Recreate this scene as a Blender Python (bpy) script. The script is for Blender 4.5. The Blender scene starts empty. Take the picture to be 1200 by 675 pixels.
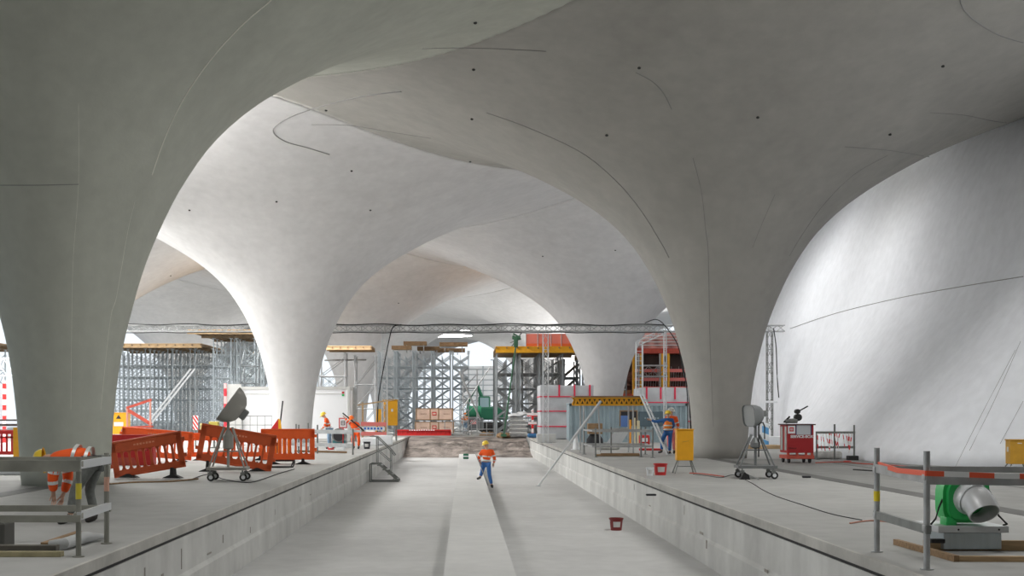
import bpy, bmesh, math, random
from mathutils import Vector, Matrix, noise
random.seed(7)
S = bpy.context.scene
COL = S.collection
PI = math.pi
FPX, VX, VY, CZ = 1400.0, 544.0, 486.0, 1.62     # focal length in px, vanishing point, eye height

# ------------------------------------------------------------------ helpers
def gp(px, py, z=0.0):
    """ground point seen at a pixel of the photograph (plane at height z)"""
    Y = FPX * (CZ - z) / (py - VY)
    return Vector(((px - VX) * Y / FPX, Y, z))
def ap(px, py, Y):
    return Vector(((px - VX) * Y / FPX, Y, CZ - (py - VY) * Y / FPX))

def mat(name, color, rough=0.6, metal=0.0, var=0.0, scale=6.0, bump=0.0, emit=None, estr=1.0, alpha=None, stretch=None, spec=0.5):
    m = bpy.data.materials.new(name); m.use_nodes = True
    nt = m.node_tree; b = nt.nodes['Principled BSDF']
    b.inputs['Base Color'].default_value = (*color, 1)
    b.inputs['Roughness'].default_value = rough
    b.inputs['Metallic'].default_value = metal
    b.inputs['Specular IOR Level'].default_value = spec
    if var > 0 or bump > 0:
        tc = nt.nodes.new('ShaderNodeTexCoord'); mp = nt.nodes.new('ShaderNodeMapping')
        if stretch: mp.inputs['Scale'].default_value = stretch
        nt.links.new(tc.outputs['Object'], mp.inputs[0])
        n = nt.nodes.new('ShaderNodeTexNoise'); n.inputs['Scale'].default_value = scale; n.inputs['Detail'].default_value = 6
        nt.links.new(mp.outputs[0], n.inputs['Vector'])
        if var > 0:
            r = nt.nodes.new('ShaderNodeValToRGB')
            r.color_ramp.elements[0].position = .3; r.color_ramp.elements[1].position = .7
            r.color_ramp.elements[0].color = (*[max(0, c * (1 - var)) for c in color], 1)
            r.color_ramp.elements[1].color = (*[min(1, c * (1 + var)) for c in color], 1)
            nt.links.new(n.outputs[0], r.inputs[0]); nt.links.new(r.outputs[0], b.inputs['Base Color'])
        if bump > 0:
            bm_ = nt.nodes.new('ShaderNodeBump'); bm_.inputs['Strength'].default_value = bump; bm_.inputs['Distance'].default_value = .02
            nt.links.new(n.outputs[0], bm_.inputs['Height']); nt.links.new(bm_.outputs[0], b.inputs['Normal'])
    if emit:
        b.inputs['Emission Color'].default_value = (*emit, 1); b.inputs['Emission Strength'].default_value = estr
    if alpha is not None:
        b.inputs['Alpha'].default_value = alpha
    return m

class MB:
    """collects shapes in one bmesh"""
    def __init__(s): s.bm = bmesh.new()
    def box(s, c, d, rot=None, bev=0.0):
        r = bmesh.ops.create_cube(s.bm, size=1.0); vs = r['verts']
        M = Matrix.Translation(Vector(c)) @ (rot.to_4x4() if rot else Matrix.Identity(4)) @ Matrix.Diagonal((*d, 1))
        bmesh.ops.transform(s.bm, matrix=M, verts=vs)
        if bev > 0:
            es = list({e for v in vs for e in v.link_edges})
            bmesh.ops.bevel(s.bm, geom=es, offset=bev, segments=2, affect='EDGES', profile=.5)
        return s
    def span(s, x0, x1, y0, y1, z0, z1, bev=0.0):
        return s.box(((x0+x1)/2, (y0+y1)/2, (z0+z1)/2), (abs(x1-x0), abs(y1-y0), abs(z1-z0)), bev=bev)
    def rod(s, a, b, r, n=8, r2=None, caps=True):
        a = Vector(a); b = Vector(b); d = b - a; L = d.length
        if L < 1e-6: return s
        q = d.to_track_quat('Z', 'Y').to_matrix().to_4x4()
        M = Matrix.Translation((a + b) / 2) @ q
        bmesh.ops.create_cone(s.bm, cap_ends=caps, segments=n, radius1=r, radius2=r if r2 is None else r2, depth=L, matrix=M)
        return s
    def bar(s, a, b, w, h):
        a = Vector(a); b = Vector(b); d = b - a
        q = d.to_track_quat('Y', 'Z').to_matrix()
        return s.box((a + b) / 2, (w, d.length, h), q)
    def path(s, pts, r, n=8):
        pts = [Vector(p) for p in pts]
        rings = []
        up = Vector((0, 0, 1))
        for i, p in enumerate(pts):
            t = (pts[min(i+1, len(pts)-1)] - pts[max(i-1, 0)]).normalized()
            u = t.cross(up)
            if u.length < .05: u = t.cross(Vector((0, 1, 0)))
            u.normalize(); v = u.cross(t).normalized()
            rr = r[i] if isinstance(r, (list, tuple)) else r
            rings.append([s.bm.verts.new(p + (u*math.cos(2*PI*k/n) + v*math.sin(2*PI*k/n))*rr) for k in range(n)])
        for a, b in zip(rings, rings[1:]):
            for k in range(n):
                s.bm.faces.new((a[k], a[(k+1) % n], b[(k+1) % n], b[k]))
        s.bm.faces.new(rings[0][::-1]); s.bm.faces.new(rings[-1])
        return s
    def lathe(s, prof, n=20, M=None, arc=2*PI):
        full = abs(arc - 2*PI) < 1e-6
        m = n if full else n + 1
        rings = []
        for (r, z) in prof:
            ring = []
            for k in range(m):
                a = arc * k / n
                p = Vector((r*math.cos(a), r*math.sin(a), z))
                if M: p = M @ p
                ring.append(s.bm.verts.new(p))
            rings.append(ring)
        for a, b in zip(rings, rings[1:]):
            for k in range(n):
                k2 = (k+1) % m
                try: s.bm.faces.new((a[k], a[k2], b[k2], b[k]))
                except ValueError: pass
        return s
    def ball(s, c, d, M=None, u=14, v=10):
        r = bmesh.ops.create_uvsphere(s.bm, u_segments=u, v_segments=v, radius=.5)
        T = Matrix.Translation(Vector(c)) @ (M.to_4x4() if M else Matrix.Identity(4)) @ Matrix.Diagonal((*d, 1))
        bmesh.ops.transform(s.bm, matrix=T, verts=r['verts'])
        return s
    def prism(s, poly, axis, a, b):
        """poly in the two other axes, extruded from a to b along axis"""
        def P(u, v, w):
            return {'x': (w, u, v), 'y': (u, w, v), 'z': (u, v, w)}[axis]
        A = [s.bm.verts.new(P(u, v, a)) for u, v in poly]; B = [s.bm.verts.new(P(u, v, b)) for u, v in poly]
        n = len(poly)
        s.bm.faces.new(A[::-1]); s.bm.faces.new(B)
        for i in range(n):
            s.bm.faces.new((A[i], A[(i+1) % n], B[(i+1) % n], B[i]))
        return s
    def build(s, name, m, parent=None, smooth=False, loc=None):
        bmesh.ops.recalc_face_normals(s.bm, faces=s.bm.faces[:])
        me = bpy.data.meshes.new(name); s.bm.to_mesh(me); s.bm.free()
        me.materials.append(m)
        if smooth:
            for p in me.polygons: p.use_smooth = True
            try: me.set_sharp_from_angle(angle=math.radians(40))
            except Exception: pass
        o = bpy.data.objects.new(name, me); COL.objects.link(o)
        if parent: o.parent = parent
        if loc: o.location = loc
        return o

def tag(o, label=None, cat=None, group=None, kind=None):
    if label: o['label'] = label
    if cat: o['category'] = cat
    if group: o['group'] = group
    if kind: o['kind'] = kind
    return o
def empty(name, loc, rz=0, label=None, cat=None, group=None, scale=1.0):
    o = bpy.data.objects.new(name, None); COL.objects.link(o)
    o.location = loc; o.rotation_euler = (0, 0, rz); o.scale = (scale,)*3
    o.empty_display_size = .2
    return tag(o, label, cat, group)
def struct(o, label=None):
    o['kind'] = 'structure'
    if label: o['label'] = label
    return o
def copy_tree(o, parent=None):
    c = o.copy(); COL.objects.link(c)
    if parent: c.parent = parent
    for ch in list(o.children): copy_tree(ch, c)
    return c

def text_mesh(txt, size, m, parent, M, name='lettering', ext=.002, bold=0.0):
    cu = bpy.data.curves.new(name, 'FONT'); cu.body = txt; cu.size = size; cu.extrude = ext
    cu.align_x = 'CENTER'; cu.align_y = 'CENTER'; cu.offset = bold
    t = bpy.data.objects.new(name, cu)
    COL.objects.link(t)
    dg = bpy.context.evaluated_depsgraph_get()
    me = bpy.data.meshes.new_from_object(t.evaluated_get(dg))
    bpy.data.objects.remove(t); bpy.data.curves.remove(cu)
    me.transform(M); me.materials.clear(); me.materials.append(m)
    o = bpy.data.objects.new(name, me); COL.objects.link(o); o.parent = parent
    return o
FRONT = Matrix.Rotation(PI/2, 4, 'X')          # text standing up, read from -Y

# ------------------------------------------------------------------ materials
def concrete(name, base, var=.06, scale=.35, streak=.05, joints=False, rough=.75, fine=.04):
    m = bpy.data.materials.new(name); m.use_nodes = True
    nt = m.node_tree; N = nt.nodes; L = nt.links; b = N['Principled BSDF']
    b.inputs['Roughness'].default_value = rough; b.inputs['Specular IOR Level'].default_value = .12
    g = N.new('ShaderNodeNewGeometry')
    def nz(sc, det, st=None):
        mp = N.new('ShaderNodeMapping'); L.new(g.outputs['Position'], mp.inputs[0])
        if st: mp.inputs['Scale'].default_value = st
        n = N.new('ShaderNodeTexNoise'); n.inputs['Scale'].default_value = sc; n.inputs['Detail'].default_value = det
        L.new(mp.outputs[0], n.inputs['Vector']); return n.outputs[0]
    def mr(s, a, c):
        r = N.new('ShaderNodeMapRange'); r.inputs['From Min'].default_value = .3; r.inputs['From Max'].default_value = .7
        r.inputs['To Min'].default_value = a; r.inputs['To Max'].default_value = c; L.new(s, r.inputs[0]); return r.outputs[0]
    def mul(a, c):
        r = N.new('ShaderNodeMath'); r.operation = 'MULTIPLY'; L.new(a, r.inputs[0]); L.new(c, r.inputs[1]); return r.outputs[0]
    f = mul(mr(nz(scale, 5), 1-var, 1+var), mr(nz(scale*9, 8), 1-fine, 1+fine))
    if streak: f = mul(f, mr(nz(1.2, 4, (1, 1, .08)), 1-streak, 1+streak))
    mx = N.new('ShaderNodeMix'); mx.data_type = 'RGBA'; mx.blend_type = 'MULTIPLY'; mx.inputs[0].default_value = 1
    mx.inputs[6].default_value = (*base, 1)
    cc = N.new('ShaderNodeCombineColor')
    for i in range(3): L.new(f, cc.inputs[i])
    L.new(cc.outputs[0], mx.inputs[7]); L.new(mx.outputs[2], b.inputs['Base Color'])
    bp = N.new('ShaderNodeBump'); bp.inputs['Strength'].default_value = .15; bp.inputs['Distance'].default_value = .02
    L.new(nz(14, 6), bp.inputs['Height']); L.new(bp.outputs[0], b.inputs['Normal'])
    return m
C_OLIVE = concrete('concrete_olive', (.50, .515, .455), .05, .4, .05)  # olive tint with the near bay's duller light put into the colour
C_WARM = concrete('concrete_warm', (.40, .39, .36), .05, .3, .05)  # darker, warmer copy: the near shade is put into the colour
C_COOL = concrete('concrete_cool', (.64, .635, .635), .04, .3, .04)  # paler, cooler copy: the brighter far light is put into the colour
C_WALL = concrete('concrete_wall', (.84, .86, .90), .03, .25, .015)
C_STRIP = concrete('concrete_strip', (.64, .64, .63), .06, .3, 0, fine=.04)
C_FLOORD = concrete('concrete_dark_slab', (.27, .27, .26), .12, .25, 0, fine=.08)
C_FLOOR = concrete('concrete_platform', (.39, .39, .378), .10, .25, 0, fine=.06)
C_BED = concrete('concrete_bed', (.56, .56, .555), .09, .3, 0, fine=.05)
C_TROUGH = concrete('concrete_trough_wall', (.58, .58, .56), .10, .5, .12)
C_CAP = concrete('concrete_kerb', (.46, .45, .42), .18, 1.2, 0)
M_JOINT = mat('dark_joint', (.05, .05, .05), .9)
M_SEAM = mat('seam', (.27, .27, .26), .9)
M_SEAML = mat('seam_light', (.85, .84, .76), .9)

# ------------------------------------------------------------------ chalice column shell
TAB = [(1.0, 0), (1.04, 1.0), (1.12, 2.0), (1.25, 3.0), (1.47, 4.0), (1.74, 5.0), (2.12, 6.0), (2.65, 7.1), (3.5, 8.35), (4.5, 9.3),
       (5.5, 9.98), (6.5, 10.55), (8, 11.3), (10, 12.15), (12, 12.95), (14, 13.7), (17, 14.7), (22, 15.8), (60, 17)]
def pchip(tab):
    n = len(tab); h = [tab[i+1][0]-tab[i][0] for i in range(n-1)]; d = [(tab[i+1][1]-tab[i][1])/h[i] for i in range(n-1)]
    m = [d[0]] + [2*d[i-1]*d[i]/(d[i-1]+d[i]) if d[i-1]*d[i] > 0 else 0 for i in range(1, n-1)] + [d[-1]]
    def f(x):
        if x <= tab[0][0]: return tab[0][1] + m[0]*(x-tab[0][0])
        for i in range(n-1):
            if x <= tab[i+1][0]: break
        t = (x-tab[i][0])/h[i]
        return ((2*t**3-3*t*t+1)*tab[i][1] + (t**3-2*t*t+t)*h[i]*m[i] + (-2*t**3+3*t*t)*tab[i+1][1] + (t**3-t*t)*h[i]*m[i+1])
    return f
G = pchip(TAB)
COLS = [(-9.34, 28), (-9.2, 64), (-9.5, 103), (-9.6, 141), (9.64, 45), (9.9, 84), (9.9, 122), (9.9, 160),
        (-28.5, 46), (-28.5, 84), (-28.5, 122), (9.5, 7), (-9.4, -9), (-28.5, 8), (-9.6, 178), (-28.5, 160)]
K = .34
def Fz(x, y, lim=14):
    v = [G(math.hypot(x-a, y-b)) for a, b in COLS]
    m = min(v)
    u = max(0, min(1, (m-8.5)/4)); w_ = max(0, min(1, (y-95)/35)); K = .30+(.40+.9*w_)*u*u*(3-2*u)
    return (.18+.3*w_)*u*u*(3-2*u) + m - K*math.log(sum(math.exp(-(q-m)/K) for q in v))
BX0, BX1, BY0, BY1 = -46, 29, -16, 190

def cell_extent(i, ca, sa):
    x0, y0 = COLS[i]; R = 60.0
    for j, (a, b) in enumerate(COLS):
        if j == i: continue
        dx, dy = a-x0, b-y0; p = ca*dx + sa*dy
        if p > 1e-6: R = min(R, (dx*dx+dy*dy)/2/p)
    for lim, c, o in ((BX1, ca, x0), (BX0, ca, x0), (BY1, sa, y0), (BY0, sa, y0)):
        if abs(c) > 1e-6 and (lim-o)/c > 0: R = min(R, (lim-o)/c)
    return R
def chalice(i, m, label):
    x0, y0 = COLS[i]
    near = i in (0, 4, 1, 11)
    NA = 144 if near else 96
    fr = [.98]
    zs = [k*.35 for k in range(1, 28)]
    # radii of the stem from inverse of G
    rs = []
    r = .98
    for z in zs:
        while G(r) < z: r += .004
        rs.append(r)
    r_out = rs[-1]
    nout = 34 if near else 22
    bm = bmesh.new(); rings = []
    rr0 = [.98] + rs
    ext = [cell_extent(i, math.cos(2*PI*k/NA), math.sin(2*PI*k/NA)) for k in range(NA)]
    for q in range(len(rr0) + nout):
        ring = []
        for k in range(NA):
            a = 2*PI*k/NA; ca, sa = math.cos(a), math.sin(a)
            if q < len(rr0): r = rr0[q]
            else:
                t = (q-len(rr0)+1)/nout; r = r_out + (ext[k]+.02-r_out)*t
            x, y = x0+ca*r, y0+sa*r
            z = Fz(x, y) if q > 0 else -0.02
            ring.append(bm.verts.new((x-x0, y-y0, z)))
        rings.append(ring)
    for A, B in zip(rings, rings[1:]):
        for k in range(NA):
            bm.faces.new((A[k], B[k], B[(k+1) % NA], A[(k+1) % NA]))
    bm.normal_update()
    me = bpy.data.meshes.new('chalice_shell'); bm.to_mesh(me); bm.free(); me.materials.append(m)
    for p in me.polygons: p.use_smooth = True
    o = bpy.data.objects.new('chalice_column', me); COL.objects.link(o); o.location = (x0, y0, 0)
    # thickness grows up/inwards (normals face the hall)
    sd = o.modifiers.new('thickness', 'SOLIDIFY'); sd.thickness = .25; sd.offset = 1
    tag(o, label, 'column', 'concrete chalice columns')
    return o
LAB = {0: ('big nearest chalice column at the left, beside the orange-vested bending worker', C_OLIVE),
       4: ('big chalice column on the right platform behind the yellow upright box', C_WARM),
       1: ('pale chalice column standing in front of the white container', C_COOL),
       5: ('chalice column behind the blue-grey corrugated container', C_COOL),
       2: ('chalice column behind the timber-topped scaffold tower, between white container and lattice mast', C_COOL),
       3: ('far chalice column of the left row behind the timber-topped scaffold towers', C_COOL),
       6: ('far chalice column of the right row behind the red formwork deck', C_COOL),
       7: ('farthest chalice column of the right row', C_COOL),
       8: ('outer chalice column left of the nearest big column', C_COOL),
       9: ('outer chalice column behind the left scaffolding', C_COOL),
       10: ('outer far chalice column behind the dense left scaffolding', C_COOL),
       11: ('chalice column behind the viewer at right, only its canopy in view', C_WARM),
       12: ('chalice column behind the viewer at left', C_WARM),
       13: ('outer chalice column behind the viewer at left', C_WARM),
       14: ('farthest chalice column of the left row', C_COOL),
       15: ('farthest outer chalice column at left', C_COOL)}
for i in range(len(COLS)): chalice(i, LAB[i][1], LAB[i][0])

# ------------------------------------------------------------------ right side wall: a bowl side that leans outwards
WTAB = [(-20, 0), (24, 0), (32, .25), (34.2, .45), (35.6, 1.1), (37, 3.1), (39, 4.2), (43, 4.6), (48, 4.6), (55, 3.9), (62, 2.2), (70, .35), (78, 0), (110, 0)]
def wall_x0(Y):
    for (a, p), (b, q) in zip(WTAB, WTAB[1:]):
        if Y <= b: break
    k = WTAB.index((a, p)); t = (Y-a)/(b-a)
    def sl(j):
        if j <= 0 or j >= len(WTAB)-1: return (WTAB[min(j+1, len(WTAB)-1)][1]-WTAB[max(j-1, 0)][1])/(WTAB[min(j+1, len(WTAB)-1)][0]-WTAB[max(j-1, 0)][0])
        return (WTAB[j+1][1]-WTAB[j-1][1])/(WTAB[j+1][0]-WTAB[j-1][0])
    h = b-a
    return (2*t**3-3*t*t+1)*p+(t**3-2*t*t+t)*h*sl(k)+(-2*t**3+3*t*t)*q+(t**3-t*t)*h*sl(k+1)
def wall_x(Y, z):
    f = max(0, 1-z/7.5)**1.5
    return 18.75 + .018*z*z - max(0, wall_x0(Y))*f
bm = bmesh.new(); NY, NZ = 300, 34; grid = []
for a in range(NY+1):
    Y = -16 + 126*a/NY
    grid.append([bm.verts.new((wall_x(Y, 17*c/NZ - .05), Y, 17*c/NZ - .05)) for c in range(NZ+1)])
for a in range(NY):
    for c in range(NZ): bm.faces.new((grid[a][c], grid[a][c+1], grid[a+1][c+1], grid[a+1][c]))
me = bpy.data.meshes.new('wall_right'); bm.to_mesh(me); bm.free(); me.materials.append(C_WALL)
for p in me.polygons: p.use_smooth = True
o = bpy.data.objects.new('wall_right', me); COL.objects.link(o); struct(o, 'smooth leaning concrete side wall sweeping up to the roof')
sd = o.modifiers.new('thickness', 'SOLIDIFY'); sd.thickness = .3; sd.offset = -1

# ------------------------------------------------------------------ floors
XL, XR, BED, PED = -4.15, 4.60, -1.20, -0.88
YE = 83.0
def simple(name, m, label, *boxes, bev=0.0):
    b = MB()
    for q in boxes: b.span(*q, bev=bev)
    return struct(b.build(name, m), label)
simple('floor', C_FLOOR, 'grey concrete platform slab at left', (-60, XL, -20, YE, -1.9, 0.0))
simple('floor', C_FLOOR, 'grey concrete platform slab at right', (XR, 24.0, -18, YE, -1.9, 0.0))
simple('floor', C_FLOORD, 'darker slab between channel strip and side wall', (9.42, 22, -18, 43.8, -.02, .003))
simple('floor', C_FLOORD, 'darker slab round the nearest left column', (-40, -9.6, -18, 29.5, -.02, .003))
simple('floor', C_FLOOR, 'far site floor under the scaffolds', (-60, 60, 92, 260, -1.9, -.02), (-60, XL, YE, 92, -1.9, -.02), (XR, 60, YE, 92, -1.9, -.02))
simple('floor', C_BED, 'sunken concrete track bed', (XL, XR, -20, 92, -1.9, BED))

def Fwall_face():
    pass
for side, x, s in (('left', XL, 1), ('right', XR, -1)):
    simple('wall_trough_'+side, C_TROUGH, 'concrete side face of the track trough, %s side' % side, (x, x+s*.03, -20, YE, BED, -.17))
    simple('trim_%d' % (1 if s > 0 else 2), C_CAP, 'worn concrete kerb along the %s platform edge' % side, (x-s*.001, x+s*.05, -20, YE, -.12, .012))
    simple('trim_%d' % (3 if s > 0 else 4), M_JOINT, 'dark joint under the %s platform kerb' % side, (x-s*.001, x+s*.012, -20, YE, -.171, -.119))
simple('wall_sky_block', C_WARM, 'added unseen end wall behind the viewer blocking sky light', (-46, 24, -18.4, -18, -1.9, 16))  # unseen wall added to keep sky light off the near bay
simple('trim_5', C_STRIP, 'raised concrete strip along the middle of the track bed', (-.32, .81, -20, 76, BED, PED))

# ------------------------------------------------------------------ camera
cam = bpy.data.cameras.new('camera'); co = bpy.data.objects.new('camera', cam); COL.objects.link(co)
cam.sensor_width = 36; cam.lens = 36*FPX/1200; co.location = (0, 0, CZ); co.rotation_euler = (PI/2, 0, 0)
cam.shift_x = (600-VX)/1200; cam.shift_y = (VY-337.5)/1200; cam.clip_end = 600
S.camera = co
S.view_settings.view_transform = 'Standard'; S.view_settings.look = 'None'; S.view_settings.gamma = 1
S.view_settings.use_curve_mapping = False; S.view_settings.exposure = 0.36

# ------------------------------------------------------------------ light: overcast sky plus light eyes added as fill, most of them unseen
w = bpy.data.worlds.new('sky'); S.world = w; w.use_nodes = True
bg = w.node_tree.nodes['Background']; bg.inputs[0].default_value = (.86, .93, 1.0, 1); bg.inputs[1].default_value = .9
M_RING = mat('added_skylight_frame', (.5, .5, .5), .5)
def added_skylight(x, y, rx, ry, power, label, col=(1, .985, .96)):  # glowing disc added below the uncut shell to brighten the hall
    e = 1.0
    z = min(Fz(x+rx*math.cos(a), y+ry*math.sin(a)) for a in [k*PI/4 for k in range(8)]) - .12
    o = empty('added_skylight', (x, y, z), 0, label, 'added_skylight', 'light eyes added to light the hall')
    b = MB(); r = [(1.0, -.03), (1.06, -.03), (1.06, .4), (1.0, .4), (1.0, -.03)]
    b.lathe(r, 40, Matrix.Diagonal((rx, ry, 1, 1))); b.build('frame', M_RING, o, True)
    b = MB(); b.lathe([(0.001, 0), (.999, 0)], 40, Matrix.Diagonal((rx, ry, 1, 1)))
    mm = mat('added_skylight_glow', (.9, .9, .9), .4, emit=col, estr=power); b.build('glass', mm, o)
added_skylight(-17, 45, 3.5, 4.5, 16.0, 'added unseen light eye above the nearest left column')
added_skylight(14.2, 68, 2.6, 3.5, 5.5, 'added unseen light eye behind the right column canopy')
added_skylight(-10, 80, 3.5, 3.5, 22.0, 'added unseen light eye behind the pale column canopy')
added_skylight(10, 101, 3.0, 3.5, 13.0, 'added unseen light eye behind the canopy above the corrugated container')
added_skylight(-4, 11, 3.5, 3.0, 5.5, 'added unseen light eye overhead in front of the viewer')
added_skylight(-19, 59, 3.0, 3.5, 13.0, 'added unseen light eye behind the nearest left column canopy')
added_skylight(14.6, 57.5, 2.4, 2.6, 4.5, 'added unseen light eye above the passage between right column and side wall')
added_skylight(18.2, 29, 2.4, 3.0, 4.0, 'added unseen light eye high above the near end of the right wall')
added_skylight(-3, 152, 4, 3, 22.0, 'distant light eye above the centre scaffolding')
added_skylight(11, 23.5, 3.4, 2.8, 9.0, 'added unseen light eye overhead beside the right wall')
added_skylight(-14, 118, 4, 4, 17.0, 'added unseen light eye over the far scaffolding at left')
added_skylight(13, 120, 3.5, 4, 17.0, 'added unseen light eye over the far red formwork')
added_skylight(-25, 67, 4, 4, 24.0, 'added unseen light eye over the outer left bay')
added_skylight(-33, 101, 3.4, 4, 24.0, 'added unseen light eye over the far outer left bay')
#__CLUTTER__
# ------------------------------------------------------------------ shell seams and anchor holes (laid on the real surface)
def hit(px, py, y0=12.0, y1=170.0):
    dx, dz = (px-VX)/FPX, (VY-py)/FPX
    Y = y0
    while Y < y1:
        if CZ + dz*Y >= Fz(dx*Y, Y): break
        Y += .25
    lo, hi = Y-.25, Y
    for _ in range(12):
        m = (lo+hi)/2
        if CZ + dz*m >= Fz(dx*m, m): hi = m
        else: lo = m
    return Vector((dx*lo, lo, CZ+dz*lo))
def catmull(pts, n=8):
    out = []
    P = [Vector(p) for p in pts]
    for i in range(len(P)-1):
        a, b, c, d = P[max(i-1, 0)], P[i], P[i+1], P[min(i+2, len(P)-1)]
        for k in range(n):
            t = k/n
            out.append(.5*((2*b)+(c-a)*t+(2*a-5*b+4*c-d)*t*t+(3*b-a-3*c+d)*t**3))
    out.append(P[-1]); return out
def seam(pts, r, m, col, label=None):
    pp = catmull([(x, y, 0) for x, y in pts], 8)
    w = [hit(p.x, p.y) for p in pp]
    x0, y0 = COLS[col]
    o = MB().path([p - Vector((x0, y0, 0)) for p in w], r, 5).build('seam', m, SH[col])
    if label: o['label'] = label
SH = {}
for o in list(COL.objects):
    if o.name.startswith('chalice_column'):
        for i, (a, b) in enumerate(COLS):
            if abs(o.location.x-a) < .01 and abs(o.location.y-b) < .01: SH[i] = o
seam([(318, 0), (285, 28), (255, 60), (225, 100), (205, 135), (190, 170), (178, 205)], .018, M_SEAML, 0)
seam([(158, 236), (150, 270), (143, 310), (136, 350), (130, 370), (124, 420), (118, 480)], .006, M_SEAML, 0)
seam([(92, 120), (92, 215), (86, 300), (84, 380), (83, 480)], .003, M_SEAML, 0)
seam([(0, 217), (45, 217), (92, 216)], .010, M_SEAM, 0)
seam([(470, 107), (430, 112), (385, 122), (345, 135), (324, 147), (321, 156), (335, 166), (360, 173), (386, 181)], .03, M_SEAM, 4)
seam([(365, 146), (410, 147), (460, 155), (505, 162)], .018, M_SEAM, 4)
seam([(495, 57), (530, 56), (580, 57), (640, 60)], .018, M_SEAM, 4)
seam([(745, 85), (765, 96), (778, 110), (787, 128)], .016, M_SEAM, 4)
seam([(570, 132), (620, 150), (680, 178), (720, 210), (750, 245), (775, 285), (784, 302)], .018, M_SEAM, 4)
seam([(812, 185), (822, 225), (827, 270), (830, 300), (832, 400), (836, 500)], .010, M_SEAM, 4)
seam([(908, 228), (893, 262), (882, 290)], .010, M_SEAM, 4)
seam([(1040, 182), (1000, 205), (965, 240), (940, 275), (925, 300)], .012, M_SEAM, 4)
seam([(1125, 0), (1130, 12), (1145, 26), (1170, 41), (1199, 50)], .02, M_SEAM, 11)
seam([(1090, 132), (1130, 135), (1165, 142), (1199, 146)], .014, M_SEAM, 4)
seam([(990, 172), (1040, 176), (1090, 184)], .014, M_SEAM, 4)
b = {0: MB(), 4: MB(), 1: MB(), 5: MB()}
for x, y in [(382, 129), (553, 139), (551, 189), (749, 79), (711, 158), (888, 137), (1043, 157), (1105, 77), (412, 200), (324, 236), (222, 246), (434, 246),
             (636, 300), (721, 293), (200, 323), (557, 26), (555, 81), (467, 355)]:
    p = hit(x, y); j = min(b, key=lambda q: math.hypot(p.x-COLS[q][0], p.y-COLS[q][1]))
    b[j].ball(p - Vector((*COLS[j], .02)), (.11, .11, .08), u=8, v=6)
for j, q in b.items(): q.build('anchor_socket', M_JOINT, SH[j])
# wall seams
def wallhit(px, py):
    Y = 20.0
    while Y < 108:
        z = CZ + (VY-py)/FPX*Y
        if (px-VX)/FPX*Y >= wall_x(Y, z) - .012: break
        Y += .02
    return Vector(((px-VX)/FPX*Y, Y, CZ+(VY-py)/FPX*Y))
WR = [o for o in COL.objects if o.name == 'wall_right'][0]
def wseam(pts, r):
    MB().path([wallhit(p.x, p.y) for p in catmull([(x, y, 0) for x, y in pts], 6)], r, 5).build('seam', M_SEAM, WR)
wseam([(926, 385), (980, 367), (1050, 350), (1120, 337), (1199, 324)], .016)
wseam([(1136, 528), (1165, 470), (1196, 400)], .006)
wseam([(1118, 550), (1150, 486), (1190, 410)], .006)
wseam([(1172, 520), (1199, 470)], .006)

# trough side ledge, kerb chips, floor channels
for side, x, s in (('left', XL, 1), ('right', XR, -1)):
    b = MB(); b.prism([(x, BED), (x+s*.075, BED), (x+s*.075, -.76), (x+s*.03, -.70), (x, -.70)], 'y', -20, YE)
    struct(b.build('trim_%d' % (6 if s > 0 else 7), C_TROUGH), 'projecting lower band of the %s trough wall' % side)
M_CHAN = concrete('concrete_channel', (.15, .15, .145), .15, .6, 0)
simple('trim_8', M_CHAN, 'darker channel strip along the right platform', (8.95, 9.42, -10, 43.9, -.01, .005))
simple('trim_9', M_CHAN, 'darker channel strip along the left platform', (-9.6, -9.1, -10, 26.9, -.01, .005))
simple('trim_10', M_CHAN, 'thin dark joint near the right wall', (12.3, 12.42, -10, 40, -.01, .006))
M_STAIN = concrete('stain', (.33, .31, .28), .2, 2, 0)
b = MB()
for (x, Y, z, w, h) in [(XR, 32.1, -.32, .03, .16), (XR, 23.0, -.66, .35, .05), (XR, 22.3, -.80, .10, .16), (XR, 29.4, -.62, .3, .03), (XR, 17.9, -.72, .2, .05), (XR, 24.8, -.36, .03, .2), (XR, 17.2, -.95, .04, .3)]:
    q = .032 if z > -.7 else .077
    b.box((x-q, Y, z), (.01, w, h), bev=.004)
struct(b.build('trim_11', M_STAIN), 'dark stains and sockets on the right trough wall')
b = MB()
for (Y, z, w, h) in [(19.3, -.62, .3, .03), (20.4, -.50, .06, .14), (17.4, -.48, .04, .30), (15.4, -.5, .05, .3), (23, -.6, .04, .12), (26, -.5, .03, .12), (30, -.5, .03, .12), (32, -.52, .2, .03), (16.3, -.58, .12, .06)]:
    b.box((XL+.032, Y, z), (.01, w, h), bev=.004)
struct(b.build('trim_12', M_STAIN), 'dark stains and sockets on the left trough wall')

# dirt slope at the end of the bed
bm = bmesh.new(); NXx, NYy = 90, 120; g = []
for a in range(NYy+1):
    Y = 75.5 + 17.5*a/NYy; row = []
    for c in range(NXx+1):
        X = XL + .078 + (XR-XL-.156)*c/NXx
        t = max(0, min(1, (Y-77.3-.6*noise.noise(Vector((X*.5, 0, 3))))/12.5)); t = t*t*(3-2*t)
        z = BED - .03 + 1.16*t + (noise.noise(Vector((X*.6, Y*.35, 0)))*.22 + noise.noise(Vector((X*2.2, Y*1.2, 5)))*.10 + noise.noise(Vector((X*6, Y*4, 9)))*.05)*min(1, t*6)*min(1, (1.02-t)*3)
        row.append(bm.verts.new((X, Y, z)))
    g.append(row)
for a in range(NYy):
    for c in range(NXx): bm.faces.new((g[a][c], g[a][c+1], g[a+1][c+1], g[a+1][c]))
me = bpy.data.meshes.new('dirt_slope'); bm.to_mesh(me); bm.free()
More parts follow.
